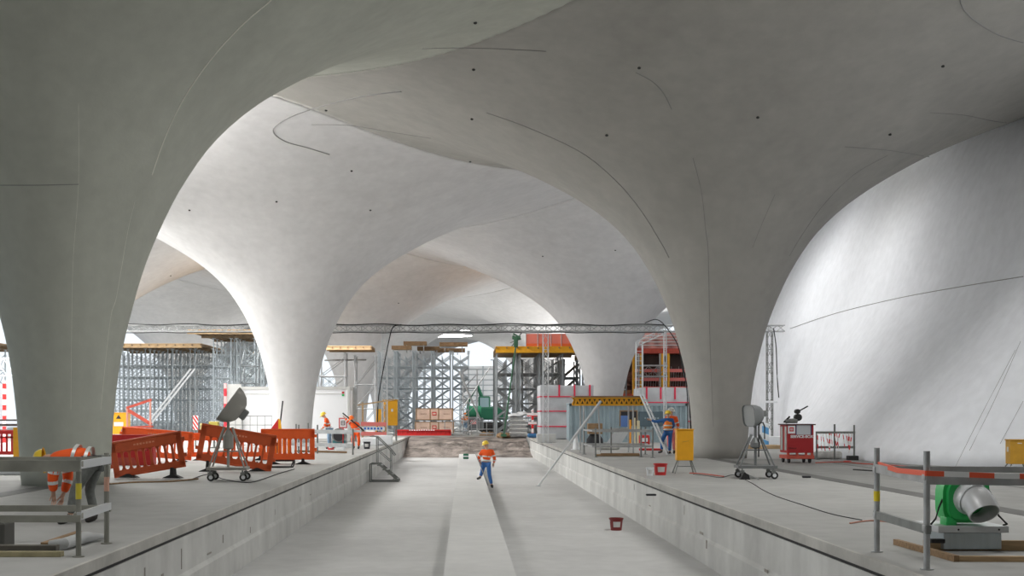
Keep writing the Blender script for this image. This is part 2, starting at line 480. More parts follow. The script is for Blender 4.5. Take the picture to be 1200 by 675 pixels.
M_DIRT = mat('dirt', (.23, .20, .18), .95, var=.65, scale=.9, bump=.6)
me.materials.append(M_DIRT); o = bpy.data.objects.new('dirt_slope', me); COL.objects.link(o)
tag(o, 'brown rubble and dirt slope at the far end of the track bed', 'dirt', kind='stuff')

# ------------------------------------------------------------------ materials for the clutter
GALV = mat('galvanised', (.42, .43, .43), .45, .6, var=.15, scale=5)
STEEL = mat('dull_steel', (.22, .23, .22), .55, .4, var=.15, scale=5)
PALE = mat('pale_steel', (.60, .62, .63), .5, .3)
OLIVE = mat('weathered_steel', (.30, .30, .26), .7, .1, var=.2, scale=3)
BLACK = mat('black_rubber', (.02, .02, .02), .7)
DARK = mat('dark_void', (.03, .03, .035), .8)
ORB = mat('faded_orange_plastic', (.56, .085, .018), .5, var=.10, scale=4)
ORR = mat('bright_orange_plastic', (.92, .13, .02), .45, var=.05, scale=4)
AMB = mat('amber_plastic', (.95, .38, .02), .5)
RED = mat('red_paint', (.55, .02, .02), .45, var=.08, scale=4)
REDR = mat('red_rust', (.50, .08, .05), .6, var=.15, scale=4)
YEL = mat('yellow_paint', (.83, .40, .015), .45, var=.06, scale=5)
YELD = mat('ochre_paint', (.60, .32, .03), .5, var=.10, scale=5)
WHT = mat('white_paint', (.82, .84, .86), .5)
CREAM = mat('grey_white_plastic', (.62, .62, .60), .5)
WOOD = mat('timber', (.52, .36, .20), .75, var=.2, scale=3, stretch=(1, 8, 8))
WOODB = mat('brown_timber', (.30, .19, .10), .8, var=.25, scale=3, stretch=(1, 8, 8))
WOODP = mat('pale_crate_wood', (.66, .48, .38), .8, var=.1, scale=2)
SOFF = mat('formwork_ply', (.26, .19, .12), .8, var=.2, scale=1)
GREEN = mat('green_enamel', (.03, .50, .12), .4)
GREEND = mat('dark_green', (.02, .16, .09), .5)
BLUEW = mat('corrugated_blue_grey', (.33, .42, .46), .5, .1, var=.08, scale=1.5)
TARP = mat('grey_tarpaulin', (.50, .52, .54), .7, var=.15, scale=1.0, bump=.4)
REDS = mat('red_strap', (.75, .03, .08), .6)
PINK = mat('red_white_plank', (.80, .22, .20), .6)
HIVIS = mat('hi_vis_orange', (1.0, .12, .01), .7)
HIVISY = mat('hi_vis_amber', (1.0, .28, .03), .7)
REFL = mat('reflective_strip', (.75, .76, .74), .35, .2)
JEAN = mat('work_blue', (.04, .15, .42), .8, var=.15, scale=20)
JEANL = mat('pale_denim', (.22, .34, .48), .8, var=.15, scale=20)
GREYT = mat('grey_trousers', (.17, .18, .17), .85, var=.15, scale=20)
SKIN = mat('skin', (.60, .36, .26), .6)
HELY = mat('yellow_helmet', (.85, .60, .05), .35)
HELW = mat('white_helmet', (.82, .82, .78), .35)
BOOT = mat('boot', (.05, .045, .04), .7)
BLUE = mat('blue_plastic', (.03, .16, .60), .45)
def stripes(name, c1, c2, scale, axis, off=0.0, skew=0.0):
    m = bpy.data.materials.new(name); m.use_nodes = True; nt = m.node_tree; b = nt.nodes['Principled BSDF']; b.inputs['Roughness'].default_value = .5
    tc = nt.nodes.new('ShaderNodeTexCoord'); sp = nt.nodes.new('ShaderNodeSeparateXYZ'); nt.links.new(tc.outputs['Object'], sp.inputs[0])
    a = nt.nodes.new('ShaderNodeMath'); a.operation = 'MULTIPLY_ADD'; nt.links.new(sp.outputs['XYZ'.index(axis)], a.inputs[0]); a.inputs[1].default_value = scale; a.inputs[2].default_value = off + 100
    s2 = nt.nodes.new('ShaderNodeMath'); s2.operation = 'MULTIPLY_ADD'; nt.links.new(sp.outputs[0 if axis != 'X' else 2], s2.inputs[0]); s2.inputs[1].default_value = skew; nt.links.new(a.outputs[0], s2.inputs[2])
    f = nt.nodes.new('ShaderNodeMath'); f.operation = 'FRACT'; nt.links.new(s2.outputs[0], f.inputs[0])
    g = nt.nodes.new('ShaderNodeMath'); g.operation = 'GREATER_THAN'; g.inputs[1].default_value = .5; nt.links.new(f.outputs[0], g.inputs[0])
    mx = nt.nodes.new('ShaderNodeMix'); mx.data_type = 'RGBA'; mx.inputs[6].default_value = (*c1, 1); mx.inputs[7].default_value = (*c2, 1)
    nt.links.new(g.outputs[0], mx.inputs[0]); nt.links.new(mx.outputs[2], b.inputs['Base Color']); return m
TAPEX = stripes('barrier_tape_along', (.85, .12, .05), (.85, .85, .85), 1.7, 'X')
RWZ = stripes('red_white_upright', (.75, .03, .03), (.85, .85, .85), 4.0, 'Z', skew=6)
RWZ2 = stripes('red_white_fine', (.80, .03, .03), (.88, .80, .80), 1.6, 'Z')

# ------------------------------------------------------------------ people
def skin_mesh(name, verts, edges, rad, m, parent, root=0, sub=1):
    bm = bmesh.new(); ly = bm.verts.layers.skin.verify()
    V = []
    for i, (p, r) in enumerate(zip(verts, rad)):
        v = bm.verts.new(p); v[ly].radius = (r, r) if not isinstance(r, tuple) else r; v[ly].use_root = (i == root); V.append(v)
    for a, b in edges: bm.edges.new((V[a], V[b]))
    me = bpy.data.meshes.new(name); bm.to_mesh(me); bm.free(); me.materials.append(m)
    o = bpy.data.objects.new(name, me); COL.objects.link(o); o.parent = parent
    k = o.modifiers.new('skin', 'SKIN'); k.use_smooth_shade = True
    if sub: s = o.modifiers.new('sub', 'SUBSURF'); s.levels = sub; s.render_levels = sub
    return o
class Chain:
    def __init__(s): s.v = []; s.e = []; s.r = []
    def add(s, p, r, frm=None):
        s.v.append(Vector(p)); s.r.append(r)
        if frm is not None: s.e.append((frm, len(s.v)-1))
        return len(s.v)-1
def person(loc, J, label, group=None, jacket=HIVIS, trousers=JEAN, helmet=HELY, sleeves=None, look=(0, 1, 0), scale=1.0, refl=True, bulk=1.0):
    t = empty('person', loc, 0, label, 'person', group, scale)
    V = {k: Vector(v) for k, v in J.items()}
    look = Vector(look).normalized()
    up = (V['head']-V['neck']).normalized()
    side = look.cross(up).normalized(); look = up.cross(side).normalized()
    # body
    c = Chain()
    pel = c.add(V['pelvis'], (.13, .10)); mid = c.add(V['pelvis'].lerp(V['chest'], .5), (.115, .09), pel)
    ch = c.add(V['chest'], (.14, .10), mid); nk = c.add(V['neck'], .055, ch)
    h0 = c.add(V['head']-up*.06, .068, nk); h1 = c.add(V['head']+up*.02, (.078, .090), h0); h2 = c.add(V['head']+up*.085, .062, h1)
    c.add(V['head']-up*.01+look*.112, .012, h1)
    for s in ('L', 'R'):
        sh = c.add(V['sh'+s], .055, ch); el = c.add(V['el'+s], .042, sh); wr = c.add(V['wr'+s], .028, el)
        d = (V['wr'+s]-V['el'+s]).normalized(); sd = d.cross(Vector((0, 1, 0)) if abs(d.y) < .8 else Vector((1, 0, 0))).normalized(); nn = d.cross(sd)
        pa = c.add(V['wr'+s]+d*.07, (.036, .016), wr)
        for q, (o_, L) in enumerate(((-.03, .062), (-.01, .075), (.01, .070), (.03, .055))):
            k1 = c.add(V['wr'+s]+d*.105+sd*o_, .009, pa); k2 = c.add(V['wr'+s]+d*(.105+L*.5)+sd*o_+nn*.018, .008, k1); c.add(V['wr'+s]+d*(.105+L*.8)+sd*o_+nn*.045, .007, k2)
        th = c.add(V['wr'+s]+d*.06-sd*.045+nn*.01, .010, wr); c.add(V['wr'+s]+d*.10-sd*.055+nn*.035, .009, th)
        hp = c.add(V['hip'+s], .085, pel); kn = c.add(V['kn'+s], .055, hp); an = c.add(V['an'+s], .04, kn); c.add(V['toe'+s], .035, an)
    skin_mesh('body', c.v, c.e, c.r, SKIN, t)
    # jacket with sleeves
    c = Chain()
    pel = c.add(V['pelvis']+(V['chest']-V['pelvis']).normalized()*.06, (.175, .135)); mid = c.add(V['pelvis'].lerp(V['chest'], .55), (.165, .13), pel)
    ch = c.add(V['chest'], (.175, .135), mid); nk = c.add(V['neck']-up*.02, .075, ch)
    for s in ('L', 'R'):
        sh = c.add(V['sh'+s], .085, ch); el = c.add(V['el'+s], .066, sh); c.add(V['el'+s].lerp(V['wr'+s], .9), .052, el)
    c.r = [r*bulk if isinstance(r, float) else (r[0]*bulk, r[1]*bulk) for r in c.r]
    if sleeves is None: skin_mesh('jacket', c.v, c.e, c.r, jacket, t)
    else:
        skin_mesh('shirt', c.v, c.e, [r if isinstance(r, float) else (r[0]-.012, r[1]-.012) for r in c.r], sleeves, t)
        v = Chain(); a = v.add(c.v[0], (.18, .14)); b2 = v.add(c.v[1], (.172, .137), a); c2 = v.add(c.v[2], (.182, .14), b2)
        v.add(V['shL'].lerp(V['chest'], .25), .09, c2); v.add(V['shR'].lerp(V['chest'], .25), .09, c2)
        skin_mesh('safety_vest', v.v, v.e, v.r, jacket, t)
    c = Chain(); pel = c.add(V['pelvis'], (.155, .125))
    for s in ('L', 'R'):
        hp = c.add(V['hip'+s], .105, pel); kn = c.add(V['kn'+s], .078, hp); c.add(V['an'+s].lerp(V['kn'+s], .12), .065, kn)
    skin_mesh('trousers', c.v, c.e, c.r, trousers, t)
    for s in ('L', 'R'):
        c = Chain(); a = c.add(V['an'+s].lerp(V['kn'+s], .2), .056); a2 = c.add(V['an'+s]-Vector((0, 0, .02)), .056, a)
        d = (V['toe'+s]-V['an'+s]); c.add(V['toe'+s]+d*.2, .045, a2); skin_mesh('boot', c.v, c.e, c.r, BOOT, t)
    # helmet
    R = Matrix((side, look, up)).transposed().to_4x4()
    M = Matrix.Translation(V['head']+up*.045) @ R @ Matrix.Diagonal((.92, 1.08, 1, 1))
    b = MB(); b.lathe([(.155, -.012), (.135, .0), (.130, .05), (.105, .105), (.06, .135), (.001, .145)], 20, M)
    b.prism([(-.09, .10), (.09, .10), (.06, .19), (-.06, .19)], 'z', -.012, .004); vs = b.bm.verts[-8:] if False else None
    b.bm.verts.ensure_lookup_table()
    for v in list(b.bm.verts)[-8:]: v.co = M @ v.co
    b.build('helmet', helmet, t, True)
    if refl:
        def band(a, b_, f, rx, ry, w=.05):
            p = a.lerp(b_, f); d = (b_-a).normalized()
            q = d.to_track_quat('Z', 'Y').to_matrix().to_4x4()
            # align the wide axis with the shoulders
            sx = (V['shR']-V['shL']); sx = (sx - d*sx.dot(d))
            if sx.length > .01 and rx != ry:
                sx.normalize(); sy = d.cross(sx); q = Matrix((sx, sy, d)).transposed().to_4x4()
            k = MB(); k.lathe([(1, -w/2), (1, w/2)], 20, Matrix.Translation(p) @ q @ Matrix.Diagonal((rx, ry, 1, 1))); k.build('reflective_strip', REFL, t, True)
        band(V['pelvis'], V['chest'], .20, .188*bulk, .150*bulk); band(V['pelvis'], V['chest'], .62, .184*bulk, .148*bulk)
        if sleeves is None:
            for s in ('L', 'R'): band(V['el'+s], V['wr'+s], .25, .072, .0721, .05); band(V['sh'+s], V['el'+s], .65, .080, .0801, .05)
    return t

def std(kind):
    """standing figure seen from the back, x to the right, y away"""
    return dict(pelvis=(0, 0, .95), chest=(0, .02, 1.32), neck=(0, .02, 1.50), head=(0, .03, 1.62),
                shL=(-.19, .02, 1.40), elL=(-.26, .02, 1.12), wrL=(-.26, .12, .90), shR=(.19, .02, 1.40), elR=(.26, .02, 1.12), wrR=(.26, .12, .90),
                hipL=(-.09, 0, .90), knL=(-.10, .03, .49), anL=(-.11, -.02, .09), toeL=(-.12, .13, .04),
                hipR=(.09, 0, .90), knR=(.10, .03, .49), anR=(.11, -.02, .09), toeR=(.12, .13, .04))

# centre man stepping down from the middle strip
p = gp(575, 572, BED); J = std(0)
J.update(pelvis=(-.12, .0, .98), chest=(-.08, .04, 1.34), neck=(-.10, .05, 1.51), head=(-.13, .06, 1.64),
         shL=(-.28, .05, 1.41), elL=(-.42, .10, 1.17), wrL=(-.36, .26, 1.02), shR=(.12, .02, 1.41), elR=(.20, -.02, 1.14), wrR=(.17, .10, .95),
         hipL=(-.21, 0, .93), knL=(-.28, .18, .62), anL=(-.36, .02, .41), toeL=(-.46, .12, .36),
         hipR=(-.03, 0, .92), knR=(.00, .06, .50), anR=(.10, -.04, .09), toeR=(.12, .10, .04))
person((p.x-.05, p.y, BED), J, 'person in orange jacket and yellow helmet stepping down off the middle strip', trousers=JEAN, look=(-.5, .8, -.1))
b = MB(); b.rod((p.x-.60, p.y+.1, BED+1.38), (p.x-.10, p.y-.02, BED+.10), .018); o = b.build('measuring_rod', GALV); tag(o, 'thin metal rod held by the person on the middle strip', 'rod')
# bending worker (left foreground)
p = gp(98, 612)
J = dict(pelvis=(.22, .0, .92), chest=(-.20, -.02, 1.00), neck=(-.36, -.03, .95), head=(-.46, -.04, .94),
         shL=(-.27, -.19, .93), elL=(-.33, -.17, .66), wrL=(-.33, -.12, .44), shR=(-.27, .17, .94), elR=(-.22, .2, .66), wrR=(-.28, .14, .40),
         hipL=(.22, -.10, .88), knL=(-.02, -.12, .50), anL=(-.10, -.12, .09), toeL=(-.25, -.14, .04),
         hipR=(.24, .10, .88), knR=(.10, .12, .48), anR=(.20, .12, .09), toeR=(.06, .14, .04))
person((p.x, 17.8, 0), J, 'person in orange hi-vis jacket bending down behind the left foreground rail', trousers=GREYT, look=(-.8, -.1, -.7), scale=1.03, bulk=1.22)
# two men by the ladder
p = gp(783, 533)
J = std(0); J.update(shL=(-.2, .03, 1.40), elL=(-.46, .05, 1.33), wrL=(-.70, .08, 1.40), shR=(.18, .02, 1.40), elR=(.24, .10, 1.15), wrR=(.12, .26, 1.05),
                     knL=(-.22, .18, .55), anL=(-.25, .05, .14), toeL=(-.36, .15, .10), knR=(.08, .04, .49), anR=(.06, -.02, .09))
person((p.x, p.y, 0), J, 'person in blue work clothes and amber vest reaching to the ladder', jacket=HIVISY, sleeves=JEAN, trousers=JEAN, look=(-.4, .8, 0))
J = std(0); J.update(shL=(-.19, -.02, 1.42))
person((p.x+.34, p.y+1.2, 0), J, 'person in white helmet standing behind the person in blue', jacket=HIVIS, trousers=PINK, helmet=HELW, look=(-1, -.3, -.1), scale=1.06)
# left platform pair
J = std(0); J.update(pelvis=(.03, 0, .95), chest=(-.08, 0, 1.31), neck=(-.16, 0, 1.47), head=(-.22, 0, 1.57), shL=(-.10, -.18, 1.38), elL=(-.14, -.22, 1.12), wrL=(-.26, -.14, .98), shR=(-.10, .18, 1.38), elR=(-.16, .2, 1.12), wrR=(-.28, .1, .98),
                     hipL=(.03, -.09, .9), knL=(.02, -.1, .49), anL=(.04, -.1, .09), toeL=(-.1, -.1, .04), hipR=(.05, .09, .9), knR=(.06, .1, .49), anR=(.08, .1, .09), toeR=(-.06, .1, .04))
p = gp(385, 526)
person((p.x, p.y, 0), J, 'person in orange jacket and jeans looking down before the white container', trousers=JEANL, look=(-.8, 0, -.6), helmet=HELY)
J = std(0); J.update(pelvis=(.05, 0, .80), chest=(-.02, -.12, 1.12), neck=(-.10, -.2, 1.28), head=(-.14, -.24, 1.40), shL=(-.2, -.14, 1.2), elL=(-.34, -.2, 1.30), wrL=(-.45, -.2, 1.45), shR=(.16, -.12, 1.18), elR=(.28, -.2, .95), wrR=(.12, -.34, .86),
                     hipL=(-.04, 0, .76), knL=(-.10, -.16, .42), anL=(-.05, .05, .09), toeL=(-.1, -.1, .04), hipR=(.14, 0, .76), knR=(.2, -.1, .42), anR=(.17, .05, .09), toeR=(.17, -.1, .04))
p = gp(416, 526)
person((p.x, p.y, 0), J, 'person in full orange work clothes crouching by the left trough edge', trousers=HIVIS, look=(-.5, -.7, -.3), helmet=mat('orange_helmet', (1, .2, .03), .4))
b = MB(); b.rod((p.x-.55, p.y-.35, 1.70), (p.x+.30, p.y-.35, 1.0), .03); b.rod((p.x+.30, p.y-.35, 1.0), (p.x+.45, p.y-.35, .86), .04)
o = b.build('drill_rod', BLACK); tag(o, 'dark rod held by the crouching person in orange', 'rod')
# far figure
J = std(0)
person((ap(545, 506, 104).x, 104, 0), J, 'small far person in orange by the crates, under the centre scaffold', trousers=JEANL, look=(0, -1, 0), jacket=HIVISY, helmet=HIVISY, refl=False)
# ------------------------------------------------------------------ plastic pedestrian barriers
def barrier(loc, rz, tilt, W, H, m, label, foot=True, text=True):
    t = empty('plastic_barrier', loc, rz, label, 'barrier', None)
    R = Matrix.Rotation(tilt, 3, 'Y')
    b = MB(); th = .045
    z0, z1, zt = .13*H, .30*H, .72*H
    def B(x0, x1, y0, y1, z0_, z1_, bev=0.0): b.box(((x0+x1)/2, (y0+y1)/2, (z0_+z1_)/2), (x1-x0, y1-y0, z1_-z0_), bev=bev)
    B(-W/2, W/2, -th/2, th/2, zt, H, .02); B(-W/2, W/2, -th/2, th/2, z0, z1, .015)
    B(-W/2-.0, -W/2+.16, -th/2, th/2, z0+.01, H-.01, .012); B(W/2-.16, W/2, -th/2, th/2, z0+.01, H-.01, .012)
    n = 9
    for k in range(1, n):
        x = -W/2+.10 + (W-.20)*k/n
        B(x-.030, x+.030, -th/2+.006, th/2-.006, z1-.02, zt+.02)
        for zz in (z1, zt):       # fillets that round the slot ends
            s = 1 if zz == z1 else -1
            b.prism([(x-.065, zz-s*.004), (x+.065, zz-s*.004), (x+.03, zz+s*.045), (x-.03, zz+s*.045)], 'y', -th/2+.006, th/2-.006)
    B(-W/2+.02, W/2-.02, -th/2-.02, th/2+.02, H-.06, H, .012); B(-W/2+.02, W/2-.02, -th/2-.015, th/2+.015, z0, z0+.05, .01)
    for s in (-1, 1):             # coupling hooks at the ends
        b.box((s*(W/2+.03), 0, .80*H), (.08, .05, .10), bev=.01); b.box((s*(W/2+.03), 0, .42*H), (.08, .05, .10), bev=.01)
    bmesh.ops.transform(b.bm, matrix=R.to_4x4(), verts=b.bm.verts[:])
    b.build('panel', m, t)
    if text:
        k = MB()
        for q in range(7): k.box((-.30+q*.085, -th/2-.003, .85*H), (.055, .004, .05 if q % 3 else .035))
        bmesh.ops.transform(k.bm, matrix=R.to_4x4(), verts=k.bm.verts[:])
        k.build('worn_print', mat('worn_print', (.75, .30, .16), .6), t)
    if foot:
        for s in (-1, 1):
            x = s*(W/2-.38); zf = (R @ Vector((x, 0, z0+.04))).z
            f = MB(); f.prism([(x-.26, 0), (x+.26, 0), (x+.20, .03), (x+.05, .09), (x+.035, max(.1, zf)), (x-.035, max(.1, zf)), (x-.05, .09), (x-.20, .03)], 'y', -.10, .10)
            f.build('foot', BLACK, t)
    return t
p = gp(177, 561); barrier((p.x, p.y, .02), -.18, -.16, 1.95, 1.06, ORB, 'faded orange plastic barrier tilting up to the right, nearest big column')
p = gp(270, 553); barrier((p.x, p.y+.3, .0), .10, .17, 2.15, 1.22, ORB, 'faded orange plastic barrier sloping down right behind the dish-shaped lamp cart')
p = gp(334, 545); barrier((p.x, p.y+.6, 0), .05, 0.0, 1.75, 1.16, ORR, 'bright orange plastic barrier standing upright at the right end of the row', text=False)
p = gp(182, 541); barrier((p.x, p.y, .0), -.05, .08, 2.5, 1.12, ORR, 'bright orange plastic barrier behind the faded tilted one')
p = gp(262, 541); barrier((p.x, p.y+1.2, 0), .02, .0, 2.9, .98, ORR, 'long bright orange barrier seen through the slots behind the lamp cart', text=False)
# amber inset panels in front of the bright barrier
p = gp(328, 545); t = empty('amber_barrier_board', (p.x-.05, p.y+1.0, 0), 0, 'amber slatted board behind the bright upright orange barrier', 'board')
b = MB()
for k in range(4): b.box((-.27+k*.16, 0, .53), (.13, .03, .80), bev=.01)
b.build('slats', AMB, t); b = MB(); b.box((0, .03, .12), (.75, .3, .08)); b.box((0, .03, .9), (.7, .03, .06)); b.build('base', BLACK, t)
# low metal skid under bright barrier
p = gp(326, 549); t = empty('barrier_skid', (p.x, p.y, 0), 0, 'black low metal stand on the floor under the bright orange barrier', 'stand')
b = MB(); b.path([(-.65, 0, .20), (-.5, 0, .05), (.0, 0, .04), (.45, 0, .05), (.5, 0, .22)], .025); b.path([(-.6, .25, .16), (-.4, .25, .04), (.35, .25, .04), (.42, .25, .2)], .025); b.build('runner', BLACK, t)
# red water-filled barrier
p = gp(150, 545); t = empty('water_barrier', (p.x, p.y, 0), .06, 'dark red solid plastic barrier wedged beside the big left column', 'barrier')
b = MB(); b.prism([(-.28, 0), (.28, 0), (.22, .5), (.10, .62), (.07, .98), (-.07, .98), (-.10, .62), (-.22, .5)], 'x', -.85, .85); b.build('shell', RED, t)
b = MB(); b.prism([(-.35, 0), (.35, 0), (.25, .25), (-.25, .25)], 'y', -.30, -.26)
for k in (-.5, 0, .5): b.box((k, -.26, .48), (.28, .03, .05), bev=.005)
b.build('rib', REDR, t)
# left edge: red rail barrier and amber board
p = gp(8, 541); t = empty('red_rail_barrier', (p.x, p.y, 0), 0, 'red plastic rail barrier at the far left edge beside the amber board', 'barrier')
b = MB(); b.box((0, 0, 1.02), (1.6, .08, .14), bev=.02); b.box((0, 0, .30), (1.6, .08, .12), bev=.02)
for k in range(9): b.box((-.72+k*.18, 0, .66), (.06, .05, .66))
b.box((0, 0, .84), (1.5, .05, .06)); b.build('panel', RED, t)
b = MB(); b.box((-.5, 0, .12), (.2, .5, .24), bev=.03); b.box((.45, 0, .12), (.2, .5, .24), bev=.03); b.build('foot', BLACK, t)
p = gp(23, 544); t = empty('amber_board', (p.x, p.y, 0), 0, 'amber upright board on a grey foot beside the big left column', 'board')
b = MB(); b.prism([(-.2, .15), (.22, .15), (.14, 1.2), (-.2, 1.2)], 'y', -.03, .03); b.build('board', YEL, t)
b = MB(); b.prism([(-.3, 0), (.3, 0), (.2, .16), (-.2, .16)], 'y', -.2, .2); b.build('foot', CREAM, t)
# white lying board
b = MB(); b.box((0, 0, .12), (1.7, .5, .24), bev=.03); o = b.build('white_slab', WHT, loc=(gp(5, 556).x, gp(5, 556).y, 0)); tag(o, 'white slab lying on the floor left of the big column', 'slab')

# ------------------------------------------------------------------ mobile lamp stands
def lampcart(loc, rz, normal, m, label, zt, roll=0.0, sw=1.0, sh=1.0, hx=-.05):
    t = empty('lamp_cart', loc, rz, label, 'work light')
    b = MB(); w, d, zb = .46, .34, .30
    for s in (-1, 1):
        b.bar((-w, s*d, zb), (w, s*d, zb), .05, .07); b.bar((s*w, -d, zb), (s*w, d, zb), .05, .07)
    b.box((0, 0, zb+.02), (2*w, 2*d, .02))
    b.build('base_frame', m, t)
    for sx in (-1, 1):
        for sy in (-1, 1):
            k = MB(); k.rod((sx*w*.95, sy*d*.9, zb), (sx*.10, sy*.06, zt-.35), .022); k.build('leg', m, t)
            c = MB(); c.rod((sx*w*.85, sy*d, zb-.03), (sx*w*.85, sy*d, .18), .02); c.box((sx*w*.85, sy*d, .18), (.10, .06, .08)); f = c.build('caster', STEEL, t)
            c = MB(); c.lathe([(.05, -.022), (.09, -.022), (.095, 0), (.09, .022), (.05, .022), (.05, -.022)], 18, Matrix.Translation((sx*w*.85+.02, sy*d, .095)) @ Matrix.Rotation(PI/2, 4, 'X')); c.build('tyre', BLACK, f)
            c = MB(); c.rod((sx*w*.85+.02, sy*d-.018, .095), (sx*w*.85+.02, sy*d+.018, .095), .05, 14); c.build('hub', WHT, f)
    b = MB(); b.rod((0, 0, zb), (0, 0, zt-.1), .035); b.bar((-.3, 0, zb+.42), (.3, 0, zb+.42), .03, .03); b.lathe([(.02, zb+.45), (.13, zb+.5), (.13, zt-.55), (.05, zt-.42)], 14); b.build('mast', m, t)
    n = Vector(normal).normalized(); q = n.to_track_quat('Z', 'Y').to_matrix().to_4x4() @ Matrix.Rotation(roll, 4, 'Z')
    M = Matrix.Translation((hx, 0, zt+.15)) @ q @ Matrix.Diagonal((sw, sh, 1, 1))
    def ring(w_, h_, z, k=24):
        return [M @ Vector((math.copysign(abs(math.cos(a))**.5, math.cos(a))*w_, math.copysign(abs(math.sin(a))**.5, math.sin(a))*h_, z)) for a in [2*PI*j/k for j in range(k)]]
    b = MB(); rr = [ring(.40, .30, .16), ring(.40, .30, .12), ring(.37, .28, .0), ring(.30, .22, -.14), ring(.19, .15, -.24), ring(.03, .03, -.28)]
    inner = [ring(.38, .28, .16), ring(.35, .26, .02), ring(.28, .20, -.11), ring(.02, .02, -.24)]
    allr = rr[::-1] + inner
    vs = [[b.bm.verts.new(p) for p in r] for r in allr]
    for A, B in zip(vs, vs[1:]):
        for k in range(24): b.bm.faces.new((A[k], A[(k+1) % 24], B[(k+1) % 24], B[k]))
    h = b.build('reflector', m, t, True)
    b = MB(); vs = [b.bm.verts.new(p) for p in ring(.375, .275, .13)]; b.bm.faces.new(vs); b.build('glass', mat('lamp_glass', (.45, .46, .46), .15, spec=.8), h)
    b = MB(); b.box((0, 0, 0), (.22, .20, .16), bev=.03); bmesh.ops.transform(b.bm, matrix=M @ Matrix.Translation((0, 0, -.32)), verts=b.bm.verts[:]); b.build('ballast_box', STEEL, h)
    b = MB(); b.path([(-.05, .0, zt-.15), (.12, 0, zt-.05), (.2, 0, zt+.1)], .025); b.build('bracket', m, t)
    return t
PL = mat('beige_grey_metal', (.34, .33, .30), .55, .2)
p = gp(268, 563); lampcart((p.x, 29.4, 0), .05, (-.80, -.10, .58), PL, 'grey cart lamp with reflector turned up, before the sloping orange barrier', 1.66, PI/2, 1.22, 1.1, .12)
PG = mat('lamp_grey', (.20, .21, .21), .5, .3)
p = gp(887, 561); lampcart((p.x, 30.4, 0), -.05, (-.86, -.50, -.12), PG, 'grey cart lamp on casters beside the red service box', 1.46, PI/2, .70, .80)
p = gp(885, 562); b = MB(); b.path([(.2, .1, .55), (.2, .1, 1.32), (.24, .1, 1.42), (.31, .1, 1.42), (.35, .1, 1.32), (.35, .1, 1.0)], .018); o = b.build('cable_hook', BLACK, loc=(p.x, 30.2, 0)); tag(o, 'black bent cable hook standing on the right lamp cart', 'hook')
p = gp(868, 560); t = empty('shovel', (p.x, 29.9, 0), 0, 'small black shovel head on the floor under the right lamp cart', 'shovel')
b = MB(); b.prism([(-.2, 0), (.05, 0), (.02, .12), (-.1, .18)], 'y', -.06, .06); b.build('blade', BLACK, t); b = MB(); b.rod((.0, 0, .12), (.22, -.25, .02), .02); b.build('handle', GALV, t)

# ------------------------------------------------------------------ red service box
p = gp(956, 543)
t = empty('service_box_cart', (p.x-.45, 40, 0), 0, 'red wheeled service box with white lettering in front of the side wall', 'tool cart')
b = MB(); b.span(-.44, .44, 0, .94, .34, 1.27, bev=.012); b.build('body', mat('deep_red', (.36, .012, .015), .45), t)
b = MB(); b.span(-.50, .50, -.05, .99, 1.27, 1.31, bev=.01); b.build('lid', mat('dark_lid', (.10, .05, .05), .6), t)
b = MB(); b.span(-.46, .46, -.02, .96, .14, .26, bev=.01); 
for x in (-.4, -.1, .2, .4): b.box((x, .05, .30), (.08, .06, .12))
b.build('chassis', REDR, t)
b = MB(); b.box((-.445, .2, .82), (.012, .22, .80)); b.box((-.445, .7, .82), (.012, .25, .80)); b.build('side_window', mat('cab_glass', (.45, .50, .48), .3), t)
b = MB(); b.box((-.30, -.004, 1.12), (.24, .012, .26)); o = b.build('logo_panel', WHT, t)
b = MB(); b.box((-.30, -.012, 1.13), (.14, .006, .14)); b.build('logo', RED, o)
b = MB(); b.box((-.30, -.016, 1.15), (.09, .004, .02)); b.box((-.30, -.016, 1.11), (.09, .004, .02)); b.build('logo_mark', WHT, o)
b = MB(); b.box((.10, -.004, 1.11), (.52, .012, .32)); o = b.build('notice_panel', mat('notice_grey', (.55, .57, .60), .5), t)
b = MB(); b.box((-.15, -.012, 1.11), (.03, .006, .32)); b.box((.35, -.012, 1.11), (.03, .006, .32)); b.build('blue_edge', mat('navy', (.03, .05, .15), .5), o)
text_mesh('SERVICE-BOX', .125, WHT, t, Matrix.Translation((.04, -.012, .885)) @ FRONT, 'lettering', .003, .004)
b = MB(); [b.box((-.38+k*.045, -.005, .50), (.03, .006, .04)) for k in range(6)]; b.build("small_print", mat("dark_red", (.12, .01, .01), .6), t)
for x in (-.36, .34):
    for y in (.12, .82):
        w = MB(); w.rod((x-.03, y, .10), (x+.03, y, .10), .10, 16); w.box((x, y, .17), (.09, .05, .10)); w.build('wheel', BLACK, t)
t2 = empty('cutting_machine', (p.x-.55, 40.4, 1.31), 0, 'black and grey hand machine lying on the red service box', 'power tool')
b = MB(); b.box((-.05, 0, .10), (.30, .22, .16), bev=.04); b.rod((-.3, 0, .08), (.0, 0, .12), .07, 12); b.build('body', STEEL, t2, True)
b = MB(); b.rod((.12, -.1, .22), (.12, .1, .22), .12, 16); b.rod((.10, -.12, .42), (.10, .10, .42), .08, 14); b.rod((.1, 0, .40), (.46, 0, .60), .022); b.rod((-.35, 0, .05), (-.15, 0, .25), .03); b.build('wheel_and_handle', BLACK, t2)

